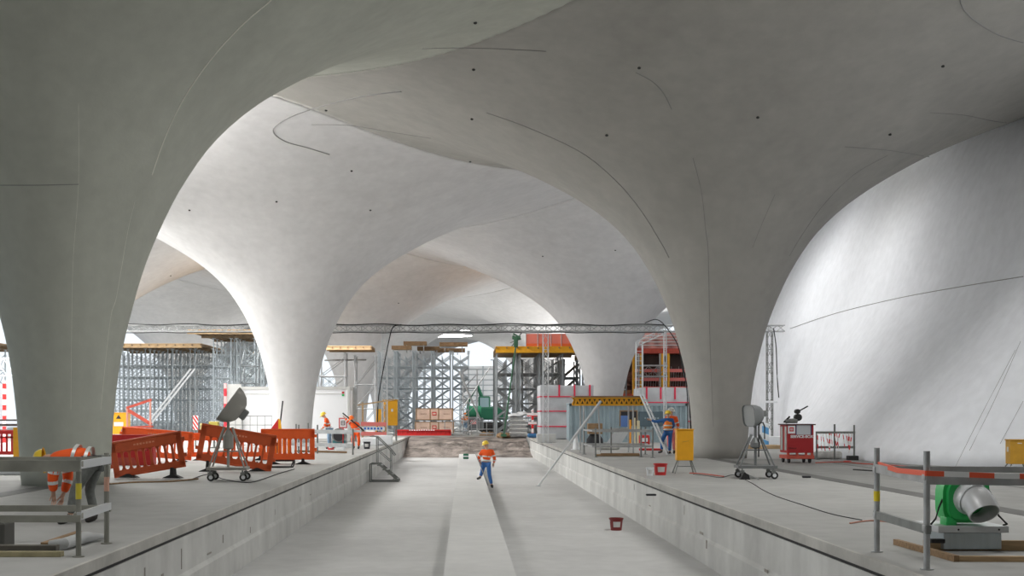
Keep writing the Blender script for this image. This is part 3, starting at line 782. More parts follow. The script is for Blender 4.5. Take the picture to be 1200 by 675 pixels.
# ------------------------------------------------------------------ yellow heater boxes
def upright_box(loc, rz, w, d, h, zl, m, label, name='yellow_box'):
    t = empty(name, loc, rz, label, 'equipment box')
    b = MB(); b.span(-w/2, w/2, 0, d, zl, zl+h, bev=.015); b.build('body', m, t)
    b = MB(); b.span(-w/2-.02, w/2+.02, -.02, d+.02, zl+h, zl+h+.03, bev=.006); b.build('lid', m, t)
    for x in (-1, 1):
        for y in (0, 1):
            k = MB(); k.rod((x*(w/2+.06), -.08 if y == 0 else d+.08, 0), (x*(w/2-.06), .05 if y == 0 else d-.05, zl+.02), .018); k.build('leg', STEEL, t)
    k = MB(); k.bar((-w/2-.0, -.02, zl*.55), (w/2, -.02, zl*.55), .025, .025); k.build('crossbar', STEEL, t)
    return t
p = gp(803, 555); t = upright_box((p.x, p.y, 0), 0, .46, .28, .84, .36, YEL, 'tall orange-yellow upright box on legs beside the red bucket')
b = MB(); b.bar((-.08, -.006, .87), (.10, -.006, .90), .006, .018); b.build('handle_slot', YELD, t)
p = gp(1176, 550); t = upright_box((p.x-.05, 34.3, 0), -.12, .52, .42, .68, .20, YELD, 'ochre box on short legs at the foot of the right side wall')
b = MB(); b.box((0, -.006, .80), (.12, .006, .02)); b.build('print', WHT, t); b = MB(); b.box((-.265, .2, .62), (.006, .14, .14)); b.build('label_plate', CREAM, t)
p = gp(139, 524); t = upright_box((p.x, p.y, 0), 0, .85, .6, 1.05, .65, YEL, 'yellow box with white label beside the big left column')
b = MB(); b.box((0, -.006, 1.15), (.46, .008, .20)); b.build('label_plate', WHT, t); b = MB(); b.prism([(-.13, 1.42), (.13, 1.42), (0, 1.62)], 'y', -.012, -.004); b.build('warning_mark', DARK, t)
t = empty('distribution_cabinet', (ap(458, 500, 74).x, 74, 0), .12, 'big yellow power cabinet raised on a stand beside the centre scaffold', 'equipment box')
b = MB(); b.span(-.42, .42, 0, .6, .95, 2.50, bev=.02); b.build('body', YEL, t); b = MB(); b.box((.08, -.01, 1.9), (.12, .01, .18)); b.build('label_plate', CREAM, t)
b = MB(); b.span(-.47, .47, -.05, .65, 2.50, 2.56); b.build('roof', YELD, t)
for x in (-.36, .36):
    for y in (.06, .54): b = MB(); b.rod((x, y, 0), (x, y, .96), .035); b.build('leg', STEEL, t)
t = empty('warning_trestle', (ap(445, 505, 70).x, 70, 0), 0, 'narrow yellow A-shaped board left of the yellow power cabinet', 'sign')
b = MB(); b.prism([(-.26, .5), (-.14, .5), (-.02, 1.3), (.02, 1.3), (.14, .5), (.26, .5), (.10, 1.95), (-.18, 1.95)], 'y', -.03, .03); b.build('board', YEL, t)
b = MB(); b.rod((-.2, 0, 0), (-.2, 0, .55), .03); b.rod((.2, 0, 0), (.2, 0, .55), .03); b.build('leg', STEEL, t)

# ------------------------------------------------------------------ buckets
def bucket(loc, r, h, m, label, name='bucket', hmat=None, lab=None):
    t = empty(name, loc, random.random(), label, 'bucket')
    b = MB(); b.lathe([(.001, 0), (r*.8, 0), (r, h), (r*1.07, h), (r*1.07, h-.03), (r*1.0, h-.035), (r*.96, h), (r*.77, .02), (.001, .02)], 24); b.build('pail', m, t, True)
    b = MB(); b.path([(math.cos(a)*r*1.05, -math.sin(a)*r*.25, h-.02-math.sin(a)*r*.75) for a in [PI*k/12 for k in range(13)]], .006, 6); b.build('handle', GALV, t)
    b = MB(); b.lathe([(r*.86*1.01, h*.28), (r*.95*1.02, h*.72)], 8, Matrix.Rotation(-PI/2-.6-t.rotation_euler.z, 4, 'Z'), arc=1.2); b.build('label_plate', lab or CREAM, t)
    return t
p = gp(775, 557); bucket((p.x, p.y+.15, 0), .18, .31, RED, 'red bucket with white print on the right platform')
p = gp(723, 622, BED); bucket((p.x, p.y+.15, BED), .165, .30, mat('dark_red_plastic', (.22, .02, .02), .5), 'dark red bucket standing in the track bed')
p = gp(763, 558); bucket((p.x, p.y+.2, 0), .10, .22, WHT, 'small white pail next to the red bucket', 'pail')
p = gp(389, 527); bucket((p.x-.05, p.y, 0), .17, .28, RED, 'red bucket at the feet of the person in jeans')
p = gp(398, 528); b = MB(); b.box((0, 0, .12), (.42, .3, .24), bev=.02); o = b.build('white_carton', WHT, loc=(p.x, p.y+.3, 0)); tag(o, 'white carton beside the red bucket before the container', 'carton')
p = gp(430, 526); bucket((p.x, p.y, 0), .17, .34, mat('black_plastic', (.03, .03, .04), .5), 'black bucket beside the orange crouching person')

# ------------------------------------------------------------------ foreground tube barriers
def couple(b, p, r=.045): b.box(p, (r*2, r*2, .07), bev=.01)
t = empty('scaffold_rail', (0, 0, 0), 0, 'weathered steel guard rail in the left foreground around a floor opening', 'guard rail')
zt, zm = 1.06, .47
posts = [(-4.39, 13.6, 1.14), (-4.49, 15.0, 1.14), (-7.2, 13.6, 1.14), (-7.2, 15.0, 1.14)]
for x, y, h in posts:
    b = MB(); b.rod((x, y, 0), (x, y, h), .032, 12); couple(b, (x, y, zt)); couple(b, (x, y, zm)); b.rod((x, y, .0), (x, y, .012), .07, 12); q = b.build('post', OLIVE, t, True)
    if x > -5:
        k = MB(); k.rod((x, y, .66), (x, y, .84), .034, 12); k.build('band', mat('yellow_band', (.75, .62, .05), .5) if y < 14 else mat('pink_band', (.7, .40, .30), .5), q)
def ledger(par, a, b_, m, h=.10, name='ledger'):
    k = MB(); k.bar(a, b_, .05, h); return k.build(name, m, par)
ledger(t, (-7.3, 13.55, zt-.02), (-4.35, 13.55, zt-.02), OLIVE, .13); ledger(t, (-7.3, 13.55, zm-.03), (-4.35, 13.55, zm-.03), OLIVE, .08)
ledger(t, (-7.3, 15.05, zt-.02), (-4.45, 15.05, zt-.02), OLIVE, .10); ledger(t, (-7.3, 15.05, zm-.03), (-4.45, 15.05, zm-.03), OLIVE, .08)
ledger(t, (-4.37, 13.55, zt-.01), (-4.47, 15.05, zt-.01), PALE, .09); ledger(t, (-4.37, 13.55, zm), (-4.47, 15.05, zm), PALE, .09)
ledger(t, (-7.2, 13.55, zt-.01), (-7.2, 15.05, zt-.01), PALE, .09)
b = MB(); b.box((0, 0, .16), (.9, .35, .30), bev=.02); b.box((.35, -.1, .33), (.06, .3, .05)); o = b.build('tool_chest', mat('dark_chest', (.10, .10, .09), .6), loc=(gp(0, 634).x-.05, 14.6, 0)); tag(o, 'dark metal chest on the floor at the left foreground edge', 'chest')
b = MB(); b.box((0, 0, .05), (1.7, .13, .09), bev=.008); o = b.build('dark_beam', mat('dark_timber', (.13, .12, .10), .8, var=.2), loc=(gp(20, 640).x-.1, 14.0, 0)); tag(o, 'dark squared beam lying on the floor before the left chest', 'beam')
b = MB(); b.box((0, 0, .03), (1.5, .12, .06), bev=.006); o = b.build('wooden_beam', mat('greenish_timber', (.42, .37, .22), .8, var=.2), loc=(gp(10, 648).x, 13.65, 0)); tag(o, 'yellowish wooden lath lying nearest in the left foreground', 'beam')
b = MB(); b.path([gp(58, 645)+Vector((0, 0, .07)), gp(75, 645)+Vector((0, 0, .08)), gp(100, 637)+Vector((0, 0, .08)), gp(122, 633)+Vector((0, 0, .05))], [.05, .07, .075, .03], 10)
o = b.build('rolled_sheet', mat('pale_sheet', (.48, .49, .49), .6), smooth=True); tag(o, 'pale rolled plastic sheet lying under the left guard rail', 'sheet')
b = MB(); b.bar(gp(52, 643)+Vector((0, 0, .04)), gp(92, 629)+Vector((0, 0, .04)), .09, .07); o = b.build('short_board', WOODB); tag(o, 'short grey-brown board slanting beside the rolled sheet', 'board')
# right foreground
t = empty('scaffold_rail', (0, 0, 0), 0, 'steel guard rail with red-white tape around the green blower', 'guard rail')
A = Vector((4.87, 14.1, 0)); B = Vector((4.84, 12.5, 0)); Cc = Vector((8.2, 12.5, 0)); D = Vector((8.2, 14.1, 0))
for x, h in ((A, 1.23), (B, 1.24), (Cc, 1.2), (D, 1.2)):
    b = MB(); b.rod(x, x+Vector((0, 0, h)), .034, 12); couple(b, x+Vector((0, 0, .97)), .04); couple(b, x+Vector((0, 0, .43)), .04); b.rod(x, x+Vector((0, 0, .012)), .07, 12); q = b.build('post', GALV, t, True)
    if x is A: k = MB(); k.rod(x+Vector((0, 0, .60)), x+Vector((0, 0, .72)), .037, 12); k.build('band', mat('yellow_band', (.8, .62, .02), .5), q)
ledger(t, A+Vector((0, .05, .99)), B+Vector((0, -.05, .95)), GALV, .10); ledger(t, A+Vector((0, .05, .44)), B+Vector((0, -.05, .42)), STEEL, .09)
ledger(t, B+Vector((0, 0, .94)), Cc+Vector((0, 0, .90)), GALV, .10); ledger(t, A+Vector((0, .04, .98)), D+Vector((0, .04, .96)), GALV, .07)
ledger(t, D+Vector((0, 0, .92)), Cc+Vector((0, 0, .9)), GALV, .10)
b = MB()
pts = [A+Vector((.0, -.06, 1.04)), (A+B)/2+Vector((-.03, 0, 1.0)), B+Vector((-.03, -.06, 1.01)), B+Vector((.8, -.05, .98)), B+Vector((1.7, -.05, .97)), Cc+Vector((0, -.05, .94))]
for a, c in zip(pts, pts[1:]): b.bar(a, c, .02, .055)
o = b.build('barrier_tape', stripes('tape_xy', (.85, .12, .05), (.86, .86, .86), 1.9, 'X', skew=.01)); tag(o, 'red and white tape tied along the right foreground rail', 'tape')
# wooden frame round the opening
t = empty('pit_surround', (0, 0, 0), 0, 'plywood formwork frame on the floor below the green blower', 'frame')
def beam(a, b_, h, m, w=.05): k = MB(); a = Vector(a); b_ = Vector(b_); k.bar(a+Vector((0, 0, h/2)), b_+Vector((0, 0, h/2)), w, h); return k.build('side_board', m, t)
beam((5.38, 14.9, .0), (5.42, 13.15, .0), .07, WOODB, .06); beam((5.42, 13.2, 0), (8.0, 13.1, 0), .06, WOOD, .07); beam((5.5, 14.3, 0), (8.0, 14.2, 0), .12, WOOD, .05)
for x in (5.62, 6.85): k = MB(); k.box((x, 14.2, .12), (.17, .08, .05), bev=.01); k.build('clamp', BLACK, t)
# green blower on a steel duct ring
t = empty('blower_duct', (6.05, 14.2, 0), 0, 'flat galvanised duct box under the green blower', 'duct')
b = MB(); b.span(-.36, .33, -.02, .62, .02, .22, bev=.01); b.build('duct', mat('bright_galvanised', (.45, .52, .56), .3, .7, var=.25, scale=1.2, stretch=(3, 1, .3)), t)
b = MB(); b.span(-.44, .40, -.06, .68, .22, .30, bev=.008); b.build('flange', PALE, t)
for x in (-.2, .28): b = MB(); b.rod((x, -.065, .26), (x, -.05, .26), .012); b.build('bolt', BLACK, t)
t = empty('blower', (6.0, 14.25, .305), 0, 'bright green blower with white angled outlet duct', 'blower', scale=.94)
b = MB(); q = [(math.copysign(abs(math.cos(a))**.55, math.cos(a))*.29, .31+math.copysign(abs(math.sin(a))**.55, math.sin(a))*.29) for a in [2*PI*k/28 for k in range(28)]]
b.prism(q, 'y', .05, .30); b.prism([(x*.85, .31+(z-.31)*.85) for x, z in q], 'y', -.02, .05); b.box((.33-.29, .14, .63), (.16, .14, .07), bev=.02); b.box((.27, .14, .48), (.10, .16, .14), bev=.03); b.box((-.20, .10, .04), (.14, .22, .12), bev=.02)
b.build('housing', GREEN, t, True)
b = MB(); pth = [(.02, .05, .33), (.03, -.10, .335), (.045, -.26, .28), (.06, -.37, .17)]; cols = [.20, .205, .20, .185]
P = catmull(pth, 4); R_ = [.215-.03*i/(len(P)-1) for i in range(len(P))]
def tube(b, P, R_, n=28):
    rings = []
    for i, p in enumerate(P):
        tt = (P[min(i+1, len(P)-1)]-P[max(i-1, 0)]).normalized()
        if tt.y > 0: tt = -tt
        if len(P) > 20 and i in (len(P)//2-1, len(P)//2): tt = (P[len(P)//2-1]-P[len(P)//2-2]).normalized()
        u = tt.cross(Vector((0, 0, 1))).normalized(); v = u.cross(tt).normalized()
        rings.append([b.bm.verts.new(p+(u*math.cos(2*PI*k/n)+v*math.sin(2*PI*k/n))*R_[i]) for k in range(n)])
    for a, c in zip(rings, rings[1:]):
        for k in range(n): b.bm.faces.new((a[k], a[(k+1) % n], c[(k+1) % n], c[k]))
tube(b, P + P[::-1], R_ + [r-.012 for r in R_[::-1]])
b.build('outlet_duct', mat('white_duct', (.66, .67, .68), .35, .1), t, True)
b = MB(); pm = len(P)//2; tube(b, [P[pm-1], P[pm]], [R_[pm]+.012]*2); b.build('duct_seam', PALE, t, True)
b = MB(); b.path([(-.26, .1, .35), (-.36, .0, .22), (-.40, 0, .08), (-.42, .1, .0)], .012); b.build('power_lead', BLACK, t); b = MB(); b.path([(.28, .0, .30), (.36, -.1, .12), (.46, -.1, .02), (.46, 0, .0)], .012); b.build('power_lead', BLACK, t)

# ------------------------------------------------------------------ cables on the floor
def cable(pts, r, m, label, z=0.0):
    w = [gp(x, y, z)+Vector((0, 0, r)) for x, y in pts]
    o = MB().path(catmull(w, 6), r, 6).build('cable', m, None, True); tag(o, label, 'cable')
cable([(812, 556), (830, 558), (845, 560), (860, 557), (880, 566), (893, 574), (910, 582), (940, 592), (975, 603), (1010, 610)], .008, BLACK, 'thin black cable winding over the right platform floor')
cable([(808, 555), (825, 556), (848, 559)], .016, REDR, 'orange cable end beside the tall yellow box')
cable([(996, 614), (1020, 611), (1045, 613), (1065, 618)], .012, mat('pale_orange', (.60, .28, .20), .7), 'faded orange cable before the right foreground rail')
cable([(225, 562), (245, 556), (262, 562), (290, 566), (308, 562), (325, 556), (345, 550)], .012, BLACK, 'thin black cable on the floor around the left lamp cart')
cable([(128, 568), (160, 566), (200, 565), (232, 562)], .02, WOODB, 'brown cable on the floor before the tilted orange barrier')
cable([(956, 543), (985, 542), (1010, 544), (1060, 547), (1090, 551)], .02, REDR, 'rusty orange hose from the taped rail towards the ochre box')
cable([(1000, 551), (1100, 558), (1199, 569)], .02, BLACK, 'long black cable along the foot of the right wall')

# ------------------------------------------------------------------ stair frame in the trough
Ys = 50.0
t = empty('metal_stair', (-3.95, Ys, BED), 0, 'light steel step frame leading down from the left platform edge', 'stair')
for dy, nm in ((0, 0), (.9, 1)):
    b = MB(); b.bar((.0, dy, 0), (0, dy, .76), .05, .05); b.bar((0, dy, .76), (.38, dy, .76), .05, .05); b.bar((.38, dy, .76), (1.20, dy, .05), .05, .09); b.bar((0, dy, .03), (1.22, dy, .03), .05, .05); b.build('side_frame', STEEL, t)
    b = MB(); b.rod((.28, dy, .74), (.28, dy, 1.90), .022); b.rod((.86, dy, .30), (.86, dy, 1.36), .022); b.path([(-.0, dy, 1.92), (.28, dy, 1.90), (.86, dy, 1.34), (1.04, dy, 1.1)], .022); b.rod((.28, dy, 1.35), (.86, dy, .85), .018); b.build('handrail', STEEL, t)
for k in range(4): b = MB(); b.box((.42+.22*k, .45, .70-.19*k), (.24, .86, .03)); b.build('tread', STEEL, t)

# ------------------------------------------------------------------ prop, ladder, girder table and trestle on right platform
t = empty('inclined_prop', (0, 0, 0), 0, 'silver diagonal prop reaching from the girder table down to the track bed', 'prop')
a = Vector((ap(704, 471, 48).x, 48, 2.16)); c = gp(631, 570, BED); c.z += .03
b = MB(); b.rod(a, a.lerp(c, .5), .055, 10); b.build('outer_tube', PALE, t); b = MB(); b.rod(a.lerp(c, .48), c, .04, 10); b.box(c-Vector((0, 0, .02)), (.2, .2, .02)); b.build('inner_tube', PALE, t)
t = empty('leaning_ladder', (0, 0, 0), 0, 'grey ladder leaning beside the person in blue', 'ladder')
a = Vector((7.30, 49.2, 2.48)); c = Vector((8.25, 48.15, 0.0)); s = Vector((.13, .16, 0))
for k in (-1, 1): b = MB(); b.bar(a+s*k*.6, c+s*k*.6, .04, .07); b.build('rail', PALE, t)
b = MB()
for k in range(1, 10): m_ = c.lerp(a, k/10); b.rod(m_-s*.6, m_+s*.6, .018, 6)
b.build('rungs', PALE, t)
t = empty('girder_table', (0, 0, 0), 0, 'yellow perforated formwork girders carried on thin props', 'formwork table')
for dy in (0, 1.2):
    b = MB(); x0, x1, z0, z1, Y = 4.60, 7.45, 2.00, 2.34, 49.6+dy
    b.span(x0, x1, Y-.05, Y+.05, z1-.07, z1); b.span(x0, x1, Y-.05, Y+.05, z0, z0+.07)
    n = 14; w = (x1-x0)/n
    for k in range(n):
        xa = x0+k*w
        b.bar((xa, Y, z0+.05), (xa+w/2, Y, z1-.05), .05, .07); b.bar((xa+w/2, Y, z1-.05), (xa+w, Y, z0+.05), .05, .07)
    b.build('girder', YEL, t)
    b = MB(); b.span(x0+.05, x1-.05, Y-.008, Y+.008, z0+.06, z1-.06); b.build('girder_web', mat('dark_gap', (.06, .045, .02), .8), t)
b = MB(); b.span(4.55, 7.5, 49.5, 51.0, 2.34, 2.40); b.build('deck_board', WOODB, t)
for x in (4.95, 7.0):
    for y in (49.5, 50.9): b = MB(); b.rod((x, y, 0), (x, y, 2.0), .035); b.box((x, y, .01), (.18, .18, .02)); b.build('prop', GALV, t)
b = MB(); b.rod((5.6, 50, 2.3), (5.7, 50, .05), .03); b.build('prop', GALV, t)
t = empty('tube_trestle', (0, 0, 0), 0, 'low grey tube guard frame around the platform opening beside the ladder', 'guard rail')
Y0, Y1 = 45.3, 48.8
for x, y in ((4.98, Y0), (6.75, Y0+.3), (7.1, Y0-.3), (4.9, Y1), (7.4, Y1), (6.0, Y1)):
    b = MB(); b.rod((x, y, 0), (x, y, 1.12), .032); b.box((x, y, .01), (.16, .16, .02)); b.build('post', STEEL, t)
for z in (1.0, .42):
    ledger(t, (4.85, Y0, z), (7.15, Y0, z), GALV, .08); ledger(t, (4.85, Y1, z), (7.5, Y1, z), GALV, .07); ledger(t, (4.9, Y0, z), (4.9, Y1, z), GALV, .06); ledger(t, (7.1, Y0, z), (7.4, Y1, z), GALV, .06)
b = MB(); b.box((0, 0, .05), (1.7, .5, .06)); b.box((.1, -.1, .10), (1.5, .1, .05)); o = b.build('brown_board', WOODB, loc=(5.95, 46.5, 0)); tag(o, 'brown board lying inside the tube guard frame', 'board')
def small(name, m, px, py, dims, label, cat, dY=0, bev=.02, rz=0, Y=None):
    q = gp(px, py) if Y is None else Vector((ap(px, py, Y).x, Y, 0))
    b = MB(); b.box((0, 0, dims[2]/2), dims, bev=bev); o = b.build(name, m, loc=(q.x, q.y+dY, 0)); o.rotation_euler.z = rz; tag(o, label, cat); return o
o = small('blue_board', mat('muted_blue', (.10, .20, .48), .6), 732, 521, (.42, .12, .62), 'blue panel standing before the container window', 'panel', Y=66); o.location.z = .95; 
b = MB(); b.box((0, 0, -.10), (1.6, .5, .05)); 
for x in (-.7, .7): b.rod((x, 0, -.10), (x, 0, -.94), .03)
b.build('stand', GALV, o)
for k, (px, m_, hh) in enumerate(((738, AMB, 1.35), (743, mat('cream_board', (.75, .68, .45), .6), 1.45), (748, mat('cream_board', (.75, .68, .45), .6), 1.3))):
    o = small('upright_board', m_, px, 521, (.16, .06, hh), ['amber narrow board leaning at the container', 'pale yellow narrow board, taller, at the container', 'pale narrow board beside the red machine at the container'][k], 'board', Y=64.8+.1*k); 
o = small('red_machine', RED, 755, 521, (.55, .4, .55), 'small red machine standing before the corrugated container', 'machine', Y=63, bev=.08)
b = MB(); b.path([(-.2, 0, .5), (-.2, 0, .75), (.2, 0, .75), (.2, 0, .5)], .02); b.build('handle', GALV, o); b = MB(); b.box((0, -.21, .3), (.3, .02, .2)); b.build('panel', WHT, o)
small('brown_crate', WOODB, 697, 520, (.75, .5, .55), 'brown crate perched behind the tube guard frame', 'crate', Y=62).location.z = .62
b = MB(); b.lathe([(.45, 0), (.45, .1), (.42, .35), (.25, .6), (.001, .62)], 18); o = b.build('dark_heap_cover', DARK, smooth=True, loc=(ap(697, 515, 62.2).x, 62.2, 0)); tag(o, 'dark rounded cover under the brown crate', 'cover')
b = MB(); b.lathe([(.24, 0), (.24, .03), (.16, .03), (.12, .3), (.05, .75), (.001, .76)], 18); o = b.build('white_cone', WHT, smooth=True, loc=gp(675, 527)); tag(o, 'white traffic cone near the right trough edge', 'cone')
t = empty('grey_sheet_stack', (ap(732, 521, 60).x, 60, 0), 0, 'grey slanted sheets leaning beside the boards at the container', 'sheets')
for k in range(3):
    b = MB(); b.bar((-.9+.25*k, 0, .02), (-.35+.25*k, 0, .85), .04, .20); b.build('sheet', PALE, t)
small('white_bundle', mat('white_dusty', (.62, .62, .58), .8, var=.2, scale=8), 712, 527, (1.1, .5, .22), 'dusty white bundle on the floor in the tube guard frame', 'bundle', bev=.08)
small('red_floor_piece', RED, 762, 528, (1.0, .2, .10), 'thin red piece on the floor beside the ladder foot', 'piece')
# hoses hanging by the right column
t = empty('hose_bundle', (0, 0, 0), 0, 'black hoses hanging down beside the right column and container', 'hoses')
for k in range(4):
    x = ap(806+k*2.2, 440, 66).x
    b = MB(); b.path(catmull([(x-.35, 66, 6.2), (x-.28+.04*k, 66, 4.5), (x-.05, 66, 3.0), (x+.03*k, 66, 1.5), (x+.1*k, 66, .1)], 5), .03+.02*(k % 2), 8); b.build('hose', BLACK, t)
# ------------------------------------------------------------------ lattice truss portal with masts
def lattice(b, a, c, w, h, seg, r=.02, rb=.012, tri=False):
    a = Vector(a); c = Vector(c); d = (c-a); L = d.length; d.normalize()
    u = d.cross(Vector((0, 0, 1)))
    if u.length < .1: u = Vector((1, 0, 0))
    u.normalize(); v = u.cross(d).normalized()
    cor = [(-w/2, -h/2), (w/2, -h/2), (w/2, h/2), (-w/2, h/2)]
    P = lambda s, k: a + d*s + u*cor[k % 4][0] + v*cor[k % 4][1]
    for k in range(4): b.rod(P(0, k), P(L, k), r, 6)
    n = max(2, int(L/seg))
    for i in range(n):
        s0, s1 = L*i/n, L*(i+1)/n
        for k in range(4):
            A, B = (k, k+1) if (i+k) % 2 else (k+1, k)
            b.rod(P(s0, A), P(s1, B), rb, 4, caps=False)
        if i % 2 == 0:
            for k in range(4): b.rod(P(s0, k), P(s0, k+1), rb, 4, caps=False)
YT = 69.0
t = empty('lattice_truss', (0, YT, 0), 0, 'long silver lattice truss spanning the hall above the scaffolds', 'truss')
zT = 6.60
for x0, x1 in ((-20.6, -12.9), (-12.9, -4.6), (-4.6, 4.7), (4.7, 11.6), (11.6, 18.5)):
    b = MB(); lattice(b, (x0+.02, 0, zT), (x1-.02, 0, zT), .32, .34, .42, .034, .020); b.build('truss_segment', GALV, t)
for x in (-4.6, 4.7, 17.64):
    b = MB(); lattice(b, (x, 0, 0.02), (x, 0, zT-.15), .30, .30, .50, .028, .014); b.build('mast', STEEL if x > 15 else PALE, t)
    b = MB(); b.box((x, 0, .012), (.7, .7, .02)); b.build('base_plate', STEEL, t)
b = MB(); lattice(b, (11.6, 0, .02), (11.6, 0, zT-.15), .14, .14, .5, .02, .01); b.build('mast', PALE, t)
o = empty('mast_cabling', (0, YT-.25, 0), 0, 'black cables slung along the lattice truss and down its left mast', 'cables')
b = MB(); b.path(catmull([(-20.5+k*1.0, 0, zT+.21+.035*math.sin(k*1.7)+.02*math.sin(k*.6)) for k in range(33)], 3), .034, 6); b.build('upper_cable', BLACK, o)
b = MB(); b.path(catmull([(-20.5+k*1.0, 0, zT-.22-.05*abs(math.sin(k*1.1))) for k in range(33)], 3), .028, 6); b.build('lower_cable', BLACK, o)
b = MB(); b.path(catmull([(-3.6, 0, zT+.2), (-4.1, 0, zT+.05), (-4.35, 0, 5.8), (-4.7, 0, 4), (-4.95, 0, 2.4), (-5.0, 0, .5)], 5), .035, 6); b.build('drop_cable', BLACK, o)
b = MB(); b.path(catmull([(17.8, 0, zT), (17.95, 0, 5.5), (18.0, 0, 4.0), (18.1, 0, 2.6)], 5), .03, 6); b.build('drop_cable', BLACK, o)
b = MB(); b.path(catmull([(10.4, 0, zT+.3), (11, 0, zT+.5), (11.5, 0, zT+.2), (12.3, 0, 5.6), (12.6, 0, 4)], 5), .03, 6); b.build('drop_cable', BLACK, o)
t = empty('slanted_truss', (0, 0, 0), 0, 'short pale lattice arm slanting up behind the truss near the right column', 'truss arm')
b = MB(); lattice(b, (10.9, 75, 6.1), (12.8, 75, 7.0), .3, .3, .4, .03, .015); b.build('arm', PALE, t)
b = MB(); b.span(10.75, 10.83, 74.9, 75.1, 0, 6.2); b.span(11.15, 11.23, 74.9, 75.1, 0, 6.2)
for k in range(20): b.rod((10.79, 75, .2+.3*k), (11.19, 75, .2+.3*k), .02, 5)
b.build('ladder_post', PALE, t)

# ------------------------------------------------------------------ containers
t = empty('site_container', (0, 72, 0), 0, 'white site container behind the pale chalice column', 'container')
x0, x1, z1 = -13.7, -6.95, 3.30
b = MB(); b.span(x0, x1, 0, 2.5, .12, z1-.1, bev=.02); b.build('body', mat('container_white', (.93, .94, .96), .5), t)
b = MB()
for x in (x0, x1):
    for y in (0, 2.5): b.box((x, y, z1/2), (.16, .16, z1), bev=.02)
for z in (.1, z1-.08):
    b.span(x0, x1, -.06, .06, z-.09, z+.09); b.span(x0, x1, 2.44, 2.56, z-.09, z+.09); b.span(x0-.06, x0+.06, 0, 2.5, z-.09, z+.09); b.span(x1-.06, x1+.06, 0, 2.5, z-.09, z+.09)
b.build('frame', CREAM, t)
b = MB(); b.span(x0+.3, x1-.3, -.03, .0, z1-.45, z1-.40); b.build('edge_strip', CREAM, t)
b = MB(); b.box((x1-.35, -.02, 2.95), (.14, .02, .12)); b.build('red_mark', RED, t); b = MB(); b.box((x1-.35, -.02, 2.80), (.14, .02, .12)); b.build('green_mark', GREEN, t)
for k in range(3): b = MB(); b.rod((x1+.25, .6+.7*k, 0), (x1+.25, .6+.7*k, z1), .05); b.build('drain_pipe', GALV, t)
t = empty('protective_panel', (-14.25, 71.5, 0), 0, 'grey panel with red-white edge strip left of the white container', 'panel')
b = MB(); b.span(0, .9, 0, .1, 0, 3.45); b.build('panel', CREAM, t); b = MB(); b.span(-.13, .04, -.06, .04, .3, 3.5); b.build('edge_strip', stripes('rw_edge', (.80, .03, .05), (.85, .5, .5), 1.1, 'Z'), t)
t = empty('corrugated_container', (0, 70, 0), 0, 'blue-grey corrugated container with a dark window behind the girder table', 'container')
x0, x1, z1 = 6.2, 13.05, 2.27
b = MB(); pts = []; x = x0; k = 0
while x < x1-.01:
    pts += [(x, 0.0), (x+.10, 0.0), (x+.14, .06), (x+.24, .06)]; x += .28
pts = [(min(x1, p), q) for p, q in pts] + [(x1, 0), (x1, 2.4), (x0, 2.4)]
b.prism(pts, 'z', .10, z1-.08); b.build('corrugated_wall', BLUEW, t)
b = MB(); b.span(x0-.03, x1+.03, -.04, .05, z1-.14, z1); b.span(x0-.03, x1+.03, -.04, .05, 0, .16); b.span(x0-.05, x0+.1, -.04, .1, 0, z1); b.span(x1-.1, x1+.05, -.04, .1, 0, z1); b.span(x0-.03, x1+.03, .0, 2.44, z1-.05, z1+.02); b.build('frame', BLUEW, t)
b = MB(); b.span(9.1, 10.15, -.05, .02, .95, 1.88); o = b.build('window_frame', WOODB, t); b = MB(); b.span(9.17, 9.58, -.07, -.02, 1.02, 1.81); b.span(9.66, 10.08, -.07, -.02, 1.02, 1.81); b.build('pane', DARK, o)
b = MB(); b.span(10.25, 11.65, -.06, .02, .95, 1.80); o = b.build('shutter', mat('slate_panel', (.10, .15, .18), .5), t)
b = MB()
for k in range(6): b.box((10.6+k*.15, -.07, 1.42), (.09, .01, .09))
b.build('worn_print', BLUEW, o)

# wrapped stacks
def wrapped(x0, x1, Y, D, z0, z1, hs, vs, label):
    t = empty('wrapped_stack', (0, Y, 0), 0, label, 'covered stack')
    b = MB(); b.box(((x0+x1)/2, D/2, (z0+z1)/2), (x1-x0, D, z1-z0), bev=.06)
    bmesh.ops.subdivide_edges(b.bm, edges=b.bm.edges[:], cuts=5, use_grid_fill=True)
    for v in b.bm.verts: v.co += Vector((noise.noise(v.co*1.7), noise.noise(v.co*1.7+Vector((9, 0, 0)))*1.2, noise.noise(v.co*1.3+Vector((0, 7, 0)))))*.05
    b.build('tarpaulin', TARP, t, True)
    for z in hs: b = MB(); b.span(x0-.02, x1+.02, -.07, D+.05, z-.035, z+.035); b.build('strap', REDS, t)
    for x in vs: b = MB(); b.span(x-.05, x+.05, -.08, .05, z1-.75, z1+.02); b.build('strap', REDS, t)
    return t
wrapped(4.95, 8.45, 78, 3, .02, 3.55, (.85, 1.85, 2.80), (6.2, 7.2, 8.2), 'grey tarpaulin-wrapped stack with red straps beside the right mast')
wrapped(11.2, 14.6, 76, 3, .02, 3.35, (1.2, 2.4), (11.6, 12.5, 13.4), 'grey wrapped stack behind the right end of the corrugated container')
small('grey_base_block', CREAM, 640, 519, (1.1, .6, .5), 'grey concrete foot block at the base of the right lattice mast', 'block', Y=69.7)

